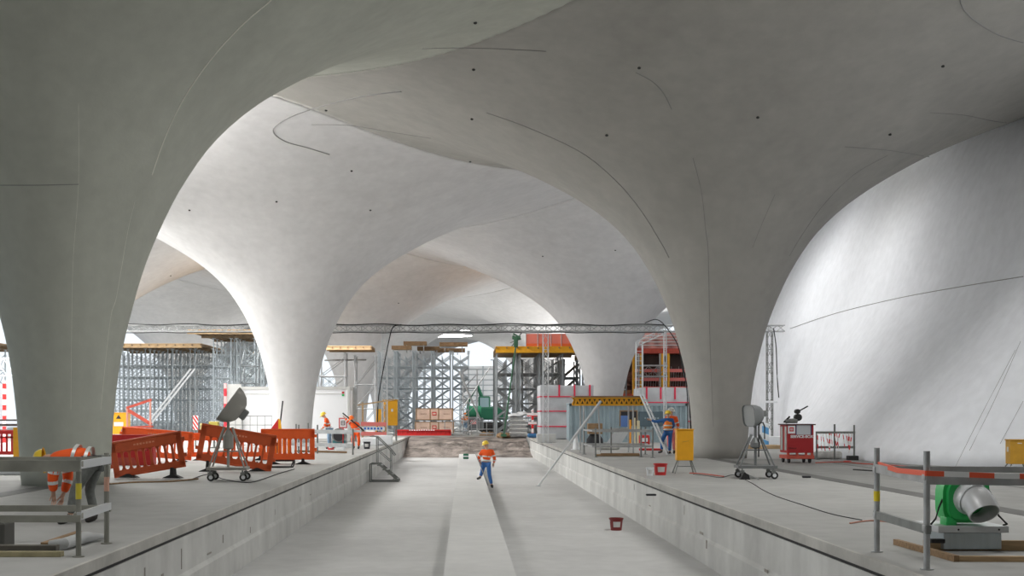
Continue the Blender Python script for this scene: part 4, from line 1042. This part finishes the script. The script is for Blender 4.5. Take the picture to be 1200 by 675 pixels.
# crates and beam
t0 = None
for k, z in enumerate((.12, 1.18)):
    t = empty('wooden_crate', (ap(509, 500, 94).x, 94, z), 0, ['pale wooden crate with red mark, lower of the stack behind the red beam', 'pale wooden crate with red mark, topmost of its stack behind the red beam'][k], 'crate', 'pale wooden crates')
    w = 3.1 - .15*k
    b = MB(); b.box((0, .6, .48), (w, 1.2, .94), bev=.02); b.build('box', WOODP, t)
    b = MB()
    for x in (-w/2+.06, -.33, .33, w/2-.06): b.box((x, -.01, .48), (.08, .04, .96))
    for z_ in (.05, .92): b.box((0, -.01, z_), (w, .05, .06))
    b.build('batten', WOODB, t)
    b = MB(); b.box((0, -.03, .52), (.34, .02, .28)); o = b.build('red_mark', RED, t); b = MB(); b.box((0, -.045, .52), (.22, .01, .14)); b.build('mark_centre', WOODP, o)
    b = MB()
    for q in range(5): b.box((-1.05+q*.1, -.02, .5), (.06, .01, .05)); b.box((.75+q*.1, -.02, .5), (.06, .01, .05))
    b.build('print', mat('crate_print', (.3, .16, .12), .8), t)
b = MB()
for x in (-1.2, 0, 1.2): b.box((x, .6, .06), (.15, 1.2, .12))
o = b.build('crate_bearers', WOODB, loc=(ap(509, 500, 94).x, 94, 0)); tag(o, 'dark bearers under the pale wooden crates', 'bearers')
t = empty('red_steel_beam', (ap(496, 505, 90).x, 90, 0), 0, 'long red steel beam with white lettering in front of the crates', 'beam')
b = MB(); b.span(-2.1, 2.1, -.15, .15, .42, .50); b.span(-2.1, 2.1, -.02, .02, .1, .5); b.span(-2.1, 2.1, -.15, .15, .05, .13)
for k in range(12): b.box((-2+.36*k, 0, .27), (.03, .26, .32))
b.build('beam', RED, t)
b = MB()
for k in range(11): b.box((-1.0+k*.18, -.16, .46), (.12, .02, .06))
b.build('worn_lettering', WHT, t)
# timber lean frame with red-white planks
t = empty('timber_gate_frame', (0, 66, 0), 0, 'light timber frame with red-white planks left of the yellow power cabinet', 'frame')
X = lambda px: ap(px, 0, 66).x
b = MB(); b.bar((X(425), 0, 0), (X(425), 0, 2.3), .10, .10); b.build('post', WOOD, t); b = MB(); b.bar((X(452), 0, 0), (X(452), 0, 2.2), .10, .10); b.build('post', WOOD, t)
b = MB(); b.bar((X(419), 0, 2.15), (X(462), 0, 2.45), .06, .08); b.build('top_batten', WOOD, t)
for z in (1.12, .58): b = MB(); b.bar((X(423), -.08, z), (X(453), -.08, z-.03), .03, .22); b.build('plank', PINK, t)
b = MB(); b.bar((X(424), -.07, .86), (X(451), -.07, .84), .03, .20); q = b.build('plank', WHT, t)
b = MB()
for k in range(6): b.box((X(428)+k*.18, -.10, .86), (.11, .01, .11))
b.build('worn_print', BLUE, q)
for k, (px, w, m_) in enumerate(((434, .9, WHT), (449, 1.0, WHT), (441, .7, CREAM))):
    small('white_block', m_, px, 520, (w, .7, .42+.1*(k % 2)), ['white block below the timber frame at left', 'white block below the yellow power cabinet', 'off-white block between the two white blocks'][k], 'block', Y=63+k*1.2, bev=.05)
small('grey_box', GALV, 398, 520, (.8, .5, .5), 'grey box on the floor before the container', 'box', Y=66)
t = empty('notice_sign', (ap(402, 0, 57.6).x, 57.6, 0), 0, 'small white sign with red border beside the person in jeans', 'sign')
b = MB(); b.box((0, 0, 1.22), (.40, .03, .50)); b.build('border', RED, t); b = MB(); b.box((0, -.02, 1.22), (.30, .02, .40)); o = b.build('face', WHT, t)
b = MB()
for z in (1.13, 1.22, 1.31): b.box((0, -.035, z), (.18, .01, .03))
b.box((-.08, -.035, 1.22), (.03, .01, .2)); b.box((.08, -.035, 1.22), (.03, .01, .2)); b.build('mark', DARK, o)
b = MB(); b.rod((0, .02, 0), (0, .02, 1.2), .025); b.build('post', RED, t)
t = empty('compressor', (ap(396, 515, 58).x, 58.4, 0), 0, 'dark round-fronted compressor between sign and white carton', 'machine')
b = MB(); b.rod((0, -.05, .62), (0, .7, .62), .34, 20); b.build('drum', STEEL, t, True); b = MB(); b.rod((0, -.08, .60), (0, -.04, .60), .27, 20); b.build('front', DARK, t)
b = MB(); b.span(-.3, .3, .05, .6, 0, .36); b.build('base', mat('teal_metal', (.05, .22, .24), .5), t)
# left tube guard rail behind bright barrier
t = empty('tube_guard_rail', (0, 0, 0), 0, 'grey tube guard rail before the white container and the person in jeans', 'guard rail')
for px, Y, h in ((347, 54, 1.2), (350, 50, 1.2), (361, 54, 1.25), (372, 50, 1.2), (413.5, 48.3, 1.05)):
    x = ap(px, 0, Y).x; b = MB(); b.rod((x, Y, 0), (x, Y, h), .035); b.build('post', STEEL, t)
a0 = Vector((ap(345, 0, 50).x, 50, 0)); a1 = Vector((ap(414, 0, 48.3).x, 48.3, 0))
for z, h in ((.92, .16), (.38, .16)): ledger(t, a0+Vector((0, 0, z)), a1+Vector((0, 0, z)), GALV, h)
ledger(t, a0+Vector((0, 4, .9)), a1+Vector((0, 4, .9)), GALV, .1); 
ledger(t, (a0.x, 50, .1), (a0.x+2.2, 50, .05), WOODB, .08)
# wire fence pieces before container
t = empty('mesh_fence', (ap(325, 0, 62).x+.0, 60.2, 0), 0, 'dark wire mesh fence panel at the left foot of the white container', 'fence')
b = MB()
for k in range(7): b.rod((-2.2+k*.37, 0, .05), (-2.2+k*.37, 0, 1.55), .012, 5)
for z in (.1, .6, 1.1, 1.55): b.rod((-2.2, 0, z), (.02, 0, z), .018, 5)
b.build('mesh_panel', STEEL, t)
t = empty('red_white_marker', (ap(316, 0, 50).x-.0, 50, 0), 0, 'red and white marker flag on a thin rod left of the pale column base', 'marker')
b = MB(); b.rod((.3, 0, 0), (.55, 0, 2.2), .03); b.build('rod', BLACK, t); b = MB(); b.prism([(.05, 1.02), (.36, 1.02), (.36, 1.45)], 'y', -.04, .04); b.build('flag', RED, t); b = MB(); b.prism([(.37, 1.02), (.5, 1.02), (.46, 1.4), (.37, 1.46)], 'y', -.04, .04); b.build('flag', YEL, t)

# left background odds and ends
t = empty('warning_post', (ap(229, 0, 60).x, 60, 0), 0, 'red-white striped warning board on a post before the left scaffolding', 'warning board')
b = MB(); b.box((0, 0, 1.22), (.26, .04, .72)); b.build('board', RWZ, t); b = MB(); b.rod((0, .03, 0), (0, .03, .9), .03); b.build('post', STEEL, t)
t = empty('yellow_machine', (ap(251, 0, 58).x, 58, 0), 0, 'small dull-yellow machine before the left scaffolding', 'machine')
b = MB(); b.box((0, 0, .98), (.46, .4, .62), bev=.04); b.build('body', mat('dull_yellow', (.52, .42, .08), .5), t); b = MB(); b.rod((0, -.21, 1.0), (0, -.19, 1.0), .12, 14); b.build('front', DARK, t); b = MB(); b.rod((0, 0, 0), (0, 0, .7), .05); b.box((0, 0, .03), (.5, .4, .06)); b.build('stand', STEEL, t)
b = MB(); b.rod((0, 0, 0), (0, 0, 1.1), .07, 10, .05); b.ball((0, 0, 1.15), (.14, .14, .16)); o = b.build('yellow_bollard', mat('pale_yellow', (.6, .5, .2), .6), loc=(ap(236, 0, 56).x, 56, 0)); tag(o, 'thin pale-yellow bollard between warning board and yellow machine', 'bollard')
t = empty('red_slanted_frame', (ap(163, 0, 58).x, 58, 0), 0, 'rust-red slanted steel frame standing before the left scaffolding', 'frame')
b = MB(); b.bar((-.6, 0, 1.95), (.6, 0, 2.35), .10, .12); b.build('top_rail', REDR, t)
for x, z in ((-.58, 1.95), (.55, 2.3)): b = MB(); b.bar((x, 0, .1), (x, 0, z), .08, .08); b.build('upright', mat('pink_post', (.60, .28, .22), .6), t)
b = MB(); b.bar((-.55, 0, 1.85), (.6, 0, 1.15), .06, .16); b.bar((-.55, .05, 1.0), (.65, .05, 1.05), .3, .10); b.build('diagonal', REDR, t)
b = MB(); b.bar((-.9, .3, .85), (.75, .3, .75), .5, .14); b.build('deck', STEEL, t)

# ------------------------------------------------------------------ scaffolding
def tower(loc, w, d, h, lev, m, label, group, r=.045, dens=1, name='shoring_tower', head=True):
    t = empty(name, loc, 0, label, 'scaffold', group)
    for x in (-w/2, w/2):
        for y in (0, d):
            b = MB(); b.rod((x, y, 0), (x, y, h), r, 6); b.box((x, y, .01), (.2, .2, .02))
            if head: b.box((x, y, h), (.22, .22, .03)); b.rod((x, y, h-.5), (x, y, h-.35), r*1.6, 6)
            b.build('standard', m, t)
    b = MB(); n = max(1, round(h/lev))
    for k in range(n):
        z = .25+(h-.6)*k/n
        for y in (0, d): b.rod((-w/2, y, z), (w/2, y, z), r*.7, 4, caps=False)
        for x in (-w/2, w/2): b.rod((x, 0, z), (x, d, z), r*.7, 4, caps=False)
    for x in (-w/2, w/2): b.rod((x, 0, .25), (x, 0, h-.35), r*.4, 4, caps=False)
    for k in range(n):
        za, zb = .25+(h-.6)*k/n, .25+(h-.6)*(k+1)/n
        for y in (0, d):
            b.rod((-w/2, y, za), (w/2, y, zb), r*.5, 4, caps=False)
            if dens > 1: b.rod((w/2, y, za), (-w/2, y, zb), r*.5, 4, caps=False); b.rod((0, y, za), (0, y, zb), r*.5, 4, caps=False)
        for x in (-w/2, w/2): b.rod((x, 0, za), (x, d, zb), r*.5, 4, caps=False)
    b.build('bracing', m, t)
    return t
ORD = ['leftmost', 'second', 'third', 'fourth', 'fifth', 'sixth']
def grid(proto, xs, ys, labels, zj=0):
    k = 0; labels, where = labels
    rows = {1: [''], 2: ['front row ', 'back row '], 3: ['front row ', 'middle row ', 'back row '], 4: ['front row ', 'second row ', 'third row ', 'back row ']}[len(ys)]
    lab = []
    for j in range(len(ys)):
        for i in range(len(xs)):
            lab.append(rows[j] + (ORD[i] + (' from left' if i else '') if len(xs) > 1 else '') + ' ' + labels + ' ' + where)
    labels = [' '.join(q.split()) for q in lab]
    for y in ys:
        for x in xs:
            o = proto if k == 0 else copy_tree(proto)
            o.location = (x, y, 0); 
            if k: pass
            o['label'] = labels if isinstance(labels, str) else labels[min(k, len(labels)-1)]
            k += 1
SC = mat('scaffold_blue_grey', (.40, .45, .48), .45, .3)
SCM = mat('scaffold_mid', (.26, .28, .29), .45, .4)
SCD = mat('scaffold_dark', (.20, .22, .23), .45, .5)
SCG = mat('scaffold_grey', (.42, .43, .44), .45, .35)
def deck(x0, x1, y0, y1, z, label, m=SOFF, edge=WOOD, n=8, name='formwork_deck', ribs=True, hh=.24):
    t = empty(name, ((x0+x1)/2, y0, z), 0, label, 'formwork deck')
    W = (x1-x0)/2; D = y1-y0
    b = MB(); b.span(-W, W, 0, D, hh, hh+.06); b.build('board', edge, t)
    for k in range(3):
        b = MB(); y = .1+(D-.2)*k/2; b.span(-W, W, y-.05, y+.05, 0, hh); b.build('main_girder', edge if k == 0 else m, t)
    b = MB()
    for k in range(n+1):
        x = -W+.05+(2*W-.1)*k/n; b.span(x-.04, x+.04, -.12, D, hh-.1, hh)
    b.build('cross_girders', m, t)
    return t
# left mass
zA = 6.35
p0 = tower((0, 0, 0), 1.25, 1.25, zA, .95, SC, '', 'left shoring towers under the brown decks', .038, 2)
xsA = [-25.2+1.62*k for k in range(5)]
grid(p0, xsA, [86, 88.4, 90.8], ('blue-grey tower', 'in the dense left scaffolding'))
p1 = tower((0, 0, 0), 1.2, 1.2, zA+.5, .9, SC, '', 'taller shoring towers at the right part of the left scaffolding', .038, 2)
grid(p1, [-16.6, -15.0], [82, 84.6, 88, 92], ('taller blue-grey tower', 'at the right end of left scaffolding'))
deck(-26.0, -18.6, 84.6, 93, zA+.02, 'brown plywood deck on the left scaffolding, lower level', n=12)
deck(-18.8, -13.9, 81, 90, zA+.75, 'brown plywood deck with perforated edge, higher one left of the pale column', n=10)
deck(-16.5, -12.2, 93.5, 98, zA-.1, 'yellow girder deck below the brown decks left of the pale column', m=YEL, edge=YEL, n=8)
t = tower((-14.1, 78, 0), 1.0, 1.4, 6.3, 1.3, SCD, 'slim dark tower half hidden by the pale column, left side', None, .05)
b = MB(); b.bar((-24.3+1.6, 85.6, 1.0), (-21.6+2.0, 85.6, 4.9), .06, .12); b.bar((-24.0+1.6, 85.6, 1.0), (-21.3+2.0, 85.6, 4.9), .06, .12)
for k in range(14): q = Vector((-22.7, 85.6, 1.0)).lerp(Vector((-19.6, 85.6, 4.9)), k/14); b.rod(q, q+Vector((.3, 0, 0)), .02, 4)
o = b.build('ladder_run', PALE); tag(o, 'slanted silver ladder run crossing the left scaffolding', 'ladder')
# behind the left column, frame edge
deck(-38.5, -33.2, 84.6, 92, zA+.1, 'brown deck at the extreme left edge of the frame', n=6)
p2 = tower((0, 0, 0), 1.4, 1.2, zA, 1.2, SC, '', 'towers at the far left edge', .05, 2)
grid(p2, [-36.2, -34.2], [86], ('pale tower', 'at the extreme left frame edge'))
t = empty('white_lattice_girder', (0, 70, 0), 0, 'white lattice girder at the extreme left edge above grey sheeting', 'girder')
b = MB(); lattice(b, (-29, 0, 4.4), (-26.2, 0, 4.4), .6, 1.0, .6, .04, .02); b.build('girder', WHT, t)
b = MB(); b.bar((-26.75, -.5, 0), (-26.75, -.5, 3.6), .16, .16); b.build('red_mast', RWZ2, t)
b = MB(); b.span(-30, -26.9, .2, .3, .3, 3.4); b.build('sheeting', mat('grey_sheet', (.5, .52, .56), .6), t)
b = MB(); b.span(-1, 1, -.4, .4, 0, .10); b.span(-.9, .9, -.35, .35, .22, .30); b.span(-.8, .9, -.3, .3, .40, .46); o = b.build('stacked_boards', STEEL, loc=(ap(6, 0, 42).x, 42, 1.0)); tag(o, 'grey boards stacked above the red rail barrier at the left edge', 'boards')
b = MB()
for x in (-.7, .7): b.bar((x, 0, -1.0), (x, 0, 0), .1, .1)
b.build('trestle', STEEL, o)
# tower between container and mast
t = tower((-9.75, 88, 0), 1.9, 1.6, 6.2, 1.6, SCG, 'open grey tower with timber beam top left of the lattice mast', None, .055)
t = tower((-7.35, 88.5, 0), 1.5, 1.6, 6.0, 1.9, SCG, 'open grey tower between pale column and the left lattice mast', None, .055)
deck(-10.2, -6.75, 87, 90.5, 6.35, 'timber beam deck with ribbed top right of the pale column', m=WOODB, edge=WOOD, n=6)
b = MB(); b.rod((-10.2, 87.4, 5.6), (-7.4, 90, 5.75), .06, 8); o = b.build('long_tube', GALV); tag(o, 'horizontal tube lying across the two open grey towers', 'tube')
p4 = tower((0, 0, 0), 1.3, 1.2, 5.6, 1.2, SC, '', 'slim towers behind the far column', .045, 2)
grid(p4, [-14.5, -12.7, -5.9], [112], ('slim pale tower', 'beside the far column behind white container'))
# centre scaffold
zC = 6.75
p5 = tower((0, 0, 0), 1.3, 1.3, zC, .95, SC, '', 'centre shoring towers with timber tops', .034, 2)
xsC = [-6.3+1.5*k for k in range(5)]
grid(p5, xsC, [96.2, 98.4, 100.4], ('tower', 'in the centre scaffold under timber tops'))
for (pa, pb, py, Y, lb) in ((459, 482, 406, 97, 'timber top at the left corner of the centre scaffold'), (473, 500, 401, 98.6, 'timber top standing highest left of centre on the centre scaffold'), (489, 515, 407, 100.1, 'timber top in the middle of the centre scaffold'),
                            (515, 548, 402, 97, 'timber top at the upper right of the centre scaffold'), (508, 545, 409, 101.6, 'timber top just below the upper right one on the centre scaffold')):
    A = ap(pa, py, Y); B = ap(pb, py, Y); t = deck(A.x, B.x, Y-.3, Y+1.0, A.z-.25, lb, m=WOODB, edge=WOODB, n=4, name='timber_platform')
    for x in (-.7, .7):
        for y in (.2, 1.1): b = MB(); b.rod((x, y, -max(.1, A.z-.25-zC)), (x, y, 0), .035, 6); b.build('head_jack', GALV, t)
t = tower((ap(551, 0, 94).x, 94, 0), 1.1, 1.4, 5.2, 1.2, SCG, 'slim braced tower between the centre scaffold and the excavator', None, .05)
b = MB(); b.rod((ap(538, 0, 93).x, 93, 5.0), (ap(563, 0, 93).x, 93, 1.2), .07, 8); b.rod((ap(541, 0, 93).x, 93.1, 2.0), (ap(575, 0, 93).x, 93.1, 5.4), .05, 8); o = b.build('raking_prop', GALV); tag(o, 'crossed raking tubes right of the centre scaffold', 'props')
p6 = tower((0, 0, 0), 1.8, 1.3, 3.6, 1.2, SC, '', 'low far towers behind the excavator', .05, 2)
grid(p6, [.4, 2.6, 4.8], [128], ('low pale far tower', 'behind the green excavator'))
t = empty('far_white_banner', (ap(566, 0, 132).x, 132, 0), 0, 'far white netted panel with grey bars behind the slim braced tower', 'panel')
b = MB(); b.span(-2.4, 2.2, 0, .1, 3.0, 7.0); b.build('sheet', WHT, t)
b = MB()
for k in range(7): b.span(-2.4, 2.2, -.1, 0, 3.1+.58*k, 3.2+.58*k)
for x in (-2.4, 0, 2.2): b.rod((x, -.05, 0), (x, -.05, 7), .07, 6)
b.build('bars', SC, t)
# right scaffold with yellow edge deck
zR = 6.2
p7 = tower((0, 0, 0), 1.45, 1.6, zR, 1.25, SCM, '', 'heavy towers under the yellow-edged deck', .05, 2)
grid(p7, [3.2, 4.95, 6.7], [90, 92.8, 95.6], ('heavy grey tower', 'under the yellow-edged deck'))
p8 = tower((0, 0, 0), 1.2, 1.8, zR-.3, 1.2, SCD, '', 'dark towers right of the yellow-edged deck', .07, 1)
grid(p8, [8.3, 10.2], [92, 95], ('dark tower', 'at right end of the yellow-edged deck'))
for x, lb in ((2.5, 'leftmost'), (4.85, 'middle'), (7.4, 'rightmost')):
    b = MB(); b.bar((0, 0, 0), (0, 0, zR), .18, .18); b.box((0, 0, .02), (.6, .6, .04)); b.box((0, 0, zR), (.6, .6, .04)); o = b.build('steel_strut', SCD, loc=(x, 99.9, 0)); tag(o, lb+' of the three dark heavy struts behind the yellow-edged deck towers', 'strut')
deck(2.35, 8.7, 89.2, 97, zR+.05, 'yellow-edged formwork deck with dark soffit on the right scaffold', m=SOFF, edge=YEL, n=8, hh=.42)
deck(8.85, 11.2, 90.5, 96, zR-.25, 'lower timber-edged deck at the right end of the right scaffold', m=WOODB, edge=WOOD, n=5, hh=.34)
t = empty('safety_net_rail', (0, 91, zR+.34), 0, 'red safety netting rail on top of the yellow-edged deck', 'safety rail')
b = MB(); b.span(4.7, 8.3, 0, .05, .25, 1.25); b.build('net', mat('red_net', (.85, .27, .22), .8), t)
for x in (4.7, 5.6, 6.6, 7.4, 8.3): b = MB(); b.rod((x, -.05, 0), (x, -.05, 1.35), .03, 6); b.build('post', GALV, t)
b = MB(); b.span(4.7, 8.6, -.06, 0, .2, .5); b.build('toe_board', mat('orange_red_board', (.9, .18, .05), .6), t)
GRM = mat('dull_green', (.04, .13, .07), .6)
t = empty('placing_mast', (ap(604.5, 0, 88.1).x, 88.1, zR+.4), 0, 'slim dark green mast rising in front of the yellow-edged deck', 'mast')
b = MB(); b.box((0, 0, .4), (.32, .25, .8), bev=.06); b.box((-.18, 0, .72), (.18, .2, .3), bev=.05); b.box((.24, 0, .68), (.22, .2, .3), bev=.05); b.rod((-.2, 0, 1.0), (.25, 0, .75), .06); b.build('body', GRM, t)
b = MB(); b.rod((-.9, 0, -zR-.4), (0, 0, .1), .06); b.box((-.9, 0, -zR-.3), (.4, .4, .2)); b.build('stem', GRM, t)
b = MB(); b.rod((3.6, 91, zR+.6), (4.4, 91, zR+1.7), .05); b.rod((3.5, 91, zR+.9), (4.35, 91, zR+1.2), .04); o = b.build('raking_tubes', SCD); tag(o, 'short dark raking tubes left of the red netting', 'tubes')
# excavator
t = empty('excavator', (ap(578, 0, 108).x, 108, 0), 0, 'green excavator half hidden between centre and right scaffolds', 'excavator')
for y_ in (0, 2.2): b = MB(); b.box((0, y_, .5), (2.6, .5, .9), bev=.25); b.build('track', BLACK, t)
b = MB(); b.box((.1, 1.1, 1.75), (2.6, 2.2, 1.2), bev=.15); b.build('body', GREEND, t)
b = MB(); b.box((-.8, .7, 2.5), (1.1, 1.2, 1.6), bev=.12); o = b.build('cab', GREEND, t); b = MB(); b.box((-.8, .08, 2.6), (.8, .04, 1.1)); b.build('window', mat('cab_window', (.35, .5, .55), .2), o)
b = MB(); b.path([(-.6, .6, 2.0), (-1.4, .3, 4.2), (-2.2, .1, 3.0)], [.22, .20, .14], 8); b.path([(-2.2, .1, 3.0), (-2.4, 0, 1.2)], .14, 8); b.build('boom', GREEND, t)
t = empty('green_roller', (ap(556, 0, 106).x, 106, 0), 0, 'small bright green machine behind the slim braced tower', 'machine')
b = MB(); b.rod((-.6, 0, 1.9), (.6, 0, 1.9), .5, 16); b.build('cover', mat('mid_green', (.04, .30, .16), .5), t, True); b = MB(); b.box((0, 0, .8), (1.6, 1, 1.1), bev=.1); b.build('chassis', SCD, t); b = MB(); b.box((-.1, -.52, .95), (.5, .03, .35)); b.build('marking', RWZ, t)
# formwork panel stack
t = empty('panel_stack', (ap(607, 0, 89).x, 89, 0), 0, 'stack of grey formwork panels under crumpled white sheeting', 'panel stack')
for k in range(9): b = MB(); b.box((.01*k*(1 if k % 2 else -1), 0, .12+.155*k), (1.30-.0*k, 1.2, .12), bev=.01); b.build('panel', CREAM if k % 2 else GALV, t)
b = MB(); b.ball((-.2, 0, 1.58), (1.1, 1.1, .35)); b.ball((.3, 0, 1.66), (.9, 1.0, .28)); 
for v in b.bm.verts: v.co += Vector((noise.noise(v.co*3), 0, noise.noise(v.co*2.5)))*.15
b.build('sheeting', WHT, t, True)
t = empty('red_white_mast', (ap(624, 0, 86).x, 86, 0), 0, 'red-white post beside the stack of grey panels', 'post')
b = MB(); b.span(-.08, .08, -.08, .08, 0, 1.9); b.build('post', RWZ2, t); b = MB(); b.span(-.4, .4, -.05, .05, 1.5, 1.75); b.span(-.3, .3, -.05, .05, .9, 1.1); b.build('crossbar', RWZ2, t)
small('blue_tarp', mat('blue_tarp', (.05, .18, .38), .7), 624, 519, (.7, .5, .3), 'small blue bundle at the foot of the red-white post', 'bundle', Y=84.5, bev=.1)
for k, (px, py) in enumerate(((590, 88.6), (570, 93.9))):
    b = MB(); b.ball((0, 0, .0), (1.1, .6, .45)); b.ball((.3, 0, .1), (.6, .5, .35))
    for v in b.bm.verts: v.co += Vector((0, 0, noise.noise(v.co*4)))*.2
    o = b.build('rubble_heap', WOODB, loc=(ap(px, 0, py).x, py, .02)); tag(o, ['brown rubble heap left of the grey panel stack', 'dark rubble heap in front of the slim braced tower'][k], 'rubble')
for k, (xx, yy) in enumerate(((-.6, 92.3), (1.45, 92.9))):
    t = empty('steel_barrier', (xx, yy, 0), 0, ['grey steel barrier in front of the far person', 'grey steel barrier in front of the excavator'][k], 'barrier')
    b = MB(); b.bar((-.9, 0, 1.1), (.9, 0, 1.1), .05, .05); b.bar((-.9, 0, .5), (.9, 0, .5), .05, .05); b.bar((-.9, 0, .15), (.9, 0, .15), .3, .10)
    for x in (-.9, -.3, .3, .9): b.rod((x, 0, 0), (x, 0, 1.1), .03, 6)
    b.build('frame', GALV, t)
# green markers on the centre strip
t = empty('green_marker', (gp(546, 538, PED).x, gp(546, 538, PED).y, PED), 0, 'small green block on the middle strip near the dirt slope', 'block')
b = MB(); b.box((0, 0, .16), (.30, .22, .30), bev=.02); b.build('block', GREEND, t); b = MB(); b.box((0, -.12, .16), (.31, .02, .07)); b.build('band', WHT, t)

# ------------------------------------------------------------------ right far: red formwork between the columns
t = empty('red_formwork', (0, 96, 0), 0, 'red formwork with dark recess and guard planks between the right columns', 'formwork')
b = MB(); b.span(13, 19.6, 0, 4, 6.55, 6.95); b.build('top_beam', REDR, t)
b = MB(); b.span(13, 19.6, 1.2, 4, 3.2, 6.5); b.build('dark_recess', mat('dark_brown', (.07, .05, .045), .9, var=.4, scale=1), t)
b = MB(); b.span(12.6, 19.4, -.6, 2.5, 2.95, 3.3); b.build('lower_beam', REDR, t)
for z in (3.75, 4.45, 5.15): b = MB(); b.span(13.6, 19.2, -.5, -.42, z-.13, z+.13); b.build('guard_plank', PINK, t)
b = MB()
for k in range(26): b.rod((14+.2*k, .3, 3.4), (14.1+.2*k, .3, 5.3+.25*math.sin(k*2.1)), .02, 4); 
b.build('reinforcement', GALV, t)
b = MB(); b.span(13, 19.6, .4, .8, 4.0, 5.1); b.build('formwork_back', mat('mottled_dark', (.12, .07, .06), .8, var=.9, scale=3), t)
for x in (13.5, 14.1, 15.8, 16.3): b = MB(); b.rod((x, -.7, 3.2), (x, -.7, 6.5), .10, 8); b.build('yellow_prop', YEL, t)
for x in (13.9, 15.6, 17.9): b = MB(); b.rod((x, -.8, 0), (x, -.8, 6.5), .06, 8); b.build('prop', GALV, t)
b = MB(); b.span(13.9, 16.2, -.8, -.72, 4.6, 4.7); b.span(13.9, 16.2, -.8, -.72, 5.5, 5.6); lattice(b, (13.9, -.8, 5.1), (16.2, -.8, 5.1), .3, .8, .6, .03, .02); b.build('bracing', GALV, t)
b = MB(); b.span(13.2, 19.6, .5, 3, 6.95, 8.3); b.build('upper_net', mat('pale_red_net', (.80, .40, .36), .8, var=.4, scale=1.5), t)
b = MB()
for k in range(5): b.span(12.8, 19.0, .3, .45, 7.2+.26*k, 7.26+.26*k)
b.build('upper_rail', WHT, t)
for x in (13.4, 14.0): b = MB(); b.span(x-.14, x+.14, -.3, .1, 0, 3.0); b.build('yellow_post', YEL, t)
b = MB(); b.span(12.3, 13.4, 0, .5, 1.5, 3.6); b.build('timber_stack', WOODB, t)
t = empty('stair_tower', (12.2, 94.4, 0), 0, 'grey stair tower edge right beside the column behind the corrugated container', 'stair tower')
b = MB()
for k in range(9): b.rod((-.5, 0, 1+.6*k), (.6, 0, 1.2+.6*k), .06, 6)
b.rod((-.5, 0, 0), (-.5, 0, 6.4), .06); b.rod((.6, 0, 0), (.6, 0, 6.4), .06); b.build('frame', SCD, t)

# ------------------------------------------------------------------ taped rail and odds by the right wall
t = empty('taped_rail', (0, 0, 0), 0, 'dark tube rail hung with red-white tape right of the service box', 'guard rail')
Yt = 43.0; XA = lambda px: ap(px, 0, Yt).x
for px, h in ((957, 1.0), (978, 1.28), (1001, 1.25)):
    b = MB(); b.rod((XA(px), Yt, 0), (XA(px), Yt, h), .035); b.box((XA(px), Yt, .01), (.2, .2, .02)); b.build('post', STEEL, t)
for z in (.98, .45): ledger(t, (XA(956), Yt, z), (XA(1002), Yt, z), STEEL, .08)
b = MB(); random.seed(3)
for k in range(13):
    x = XA(958)+k*.10+random.uniform(-.03, .03); b.bar((x, Yt-.05, .95), (x+random.uniform(-.14, .14), Yt-.06, .30+random.uniform(-.1, .2)), .05, .02)
b.build('hanging_tape', stripes('tape_z', (.80, .05, .05), (.88, .82, .82), 3.2, 'Z', skew=1), t)
small('black_foot_block', BLACK, 999, 537, (.36, .3, .16), 'black foot block at the right end of the taped rail', 'block', Y=42.6)
small('white_sheet_bundle', mat('dusty_sheet', (.62, .62, .60), .7, var=.2, scale=5), 966, 530, (1.2, .6, .28), 'dusty sheet bundle lying behind the taped rail', 'bundle', Y=44, bev=.1)
small('red_tape_scrap', RED, 993, 541, (.25, .15, .03), 'small red scrap on the floor at the taped rail', 'scrap')
small('white_foam_block', WHT, 890, 523, (2.0, .8, .5), 'white block behind the right lamp cart at the column side', 'block', Y=62)
o = small('blue_white_sack', stripes('sack', (.12, .38, .70), (.75, .80, .82), 1.5, 'Z', skew=.6), 897, 521, (.32, .3, 1.2), 'blue and white sack standing behind the right lamp cart', 'sack', Y=60, bev=.1)
small('brown_pallet', WOOD, 893, 526, (1.6, .8, .18), 'wooden pallet beneath the blue and white sack', 'pallet', Y=57)
small('white_shelf_board', WHT, 904, 515, (.65, .2, .12), 'white board fixed on the right lattice mast', 'board', Y=68.6).location.z = 2.3
small('small_debris', DARK, 945, 560, (.22, .1, .05), 'small dark debris on the right platform floor', 'debris')
small('small_debris', DARK, 763, 576+5, (.01+.2, .08, .04), 'tiny dark debris near the right trough edge', 'debris')
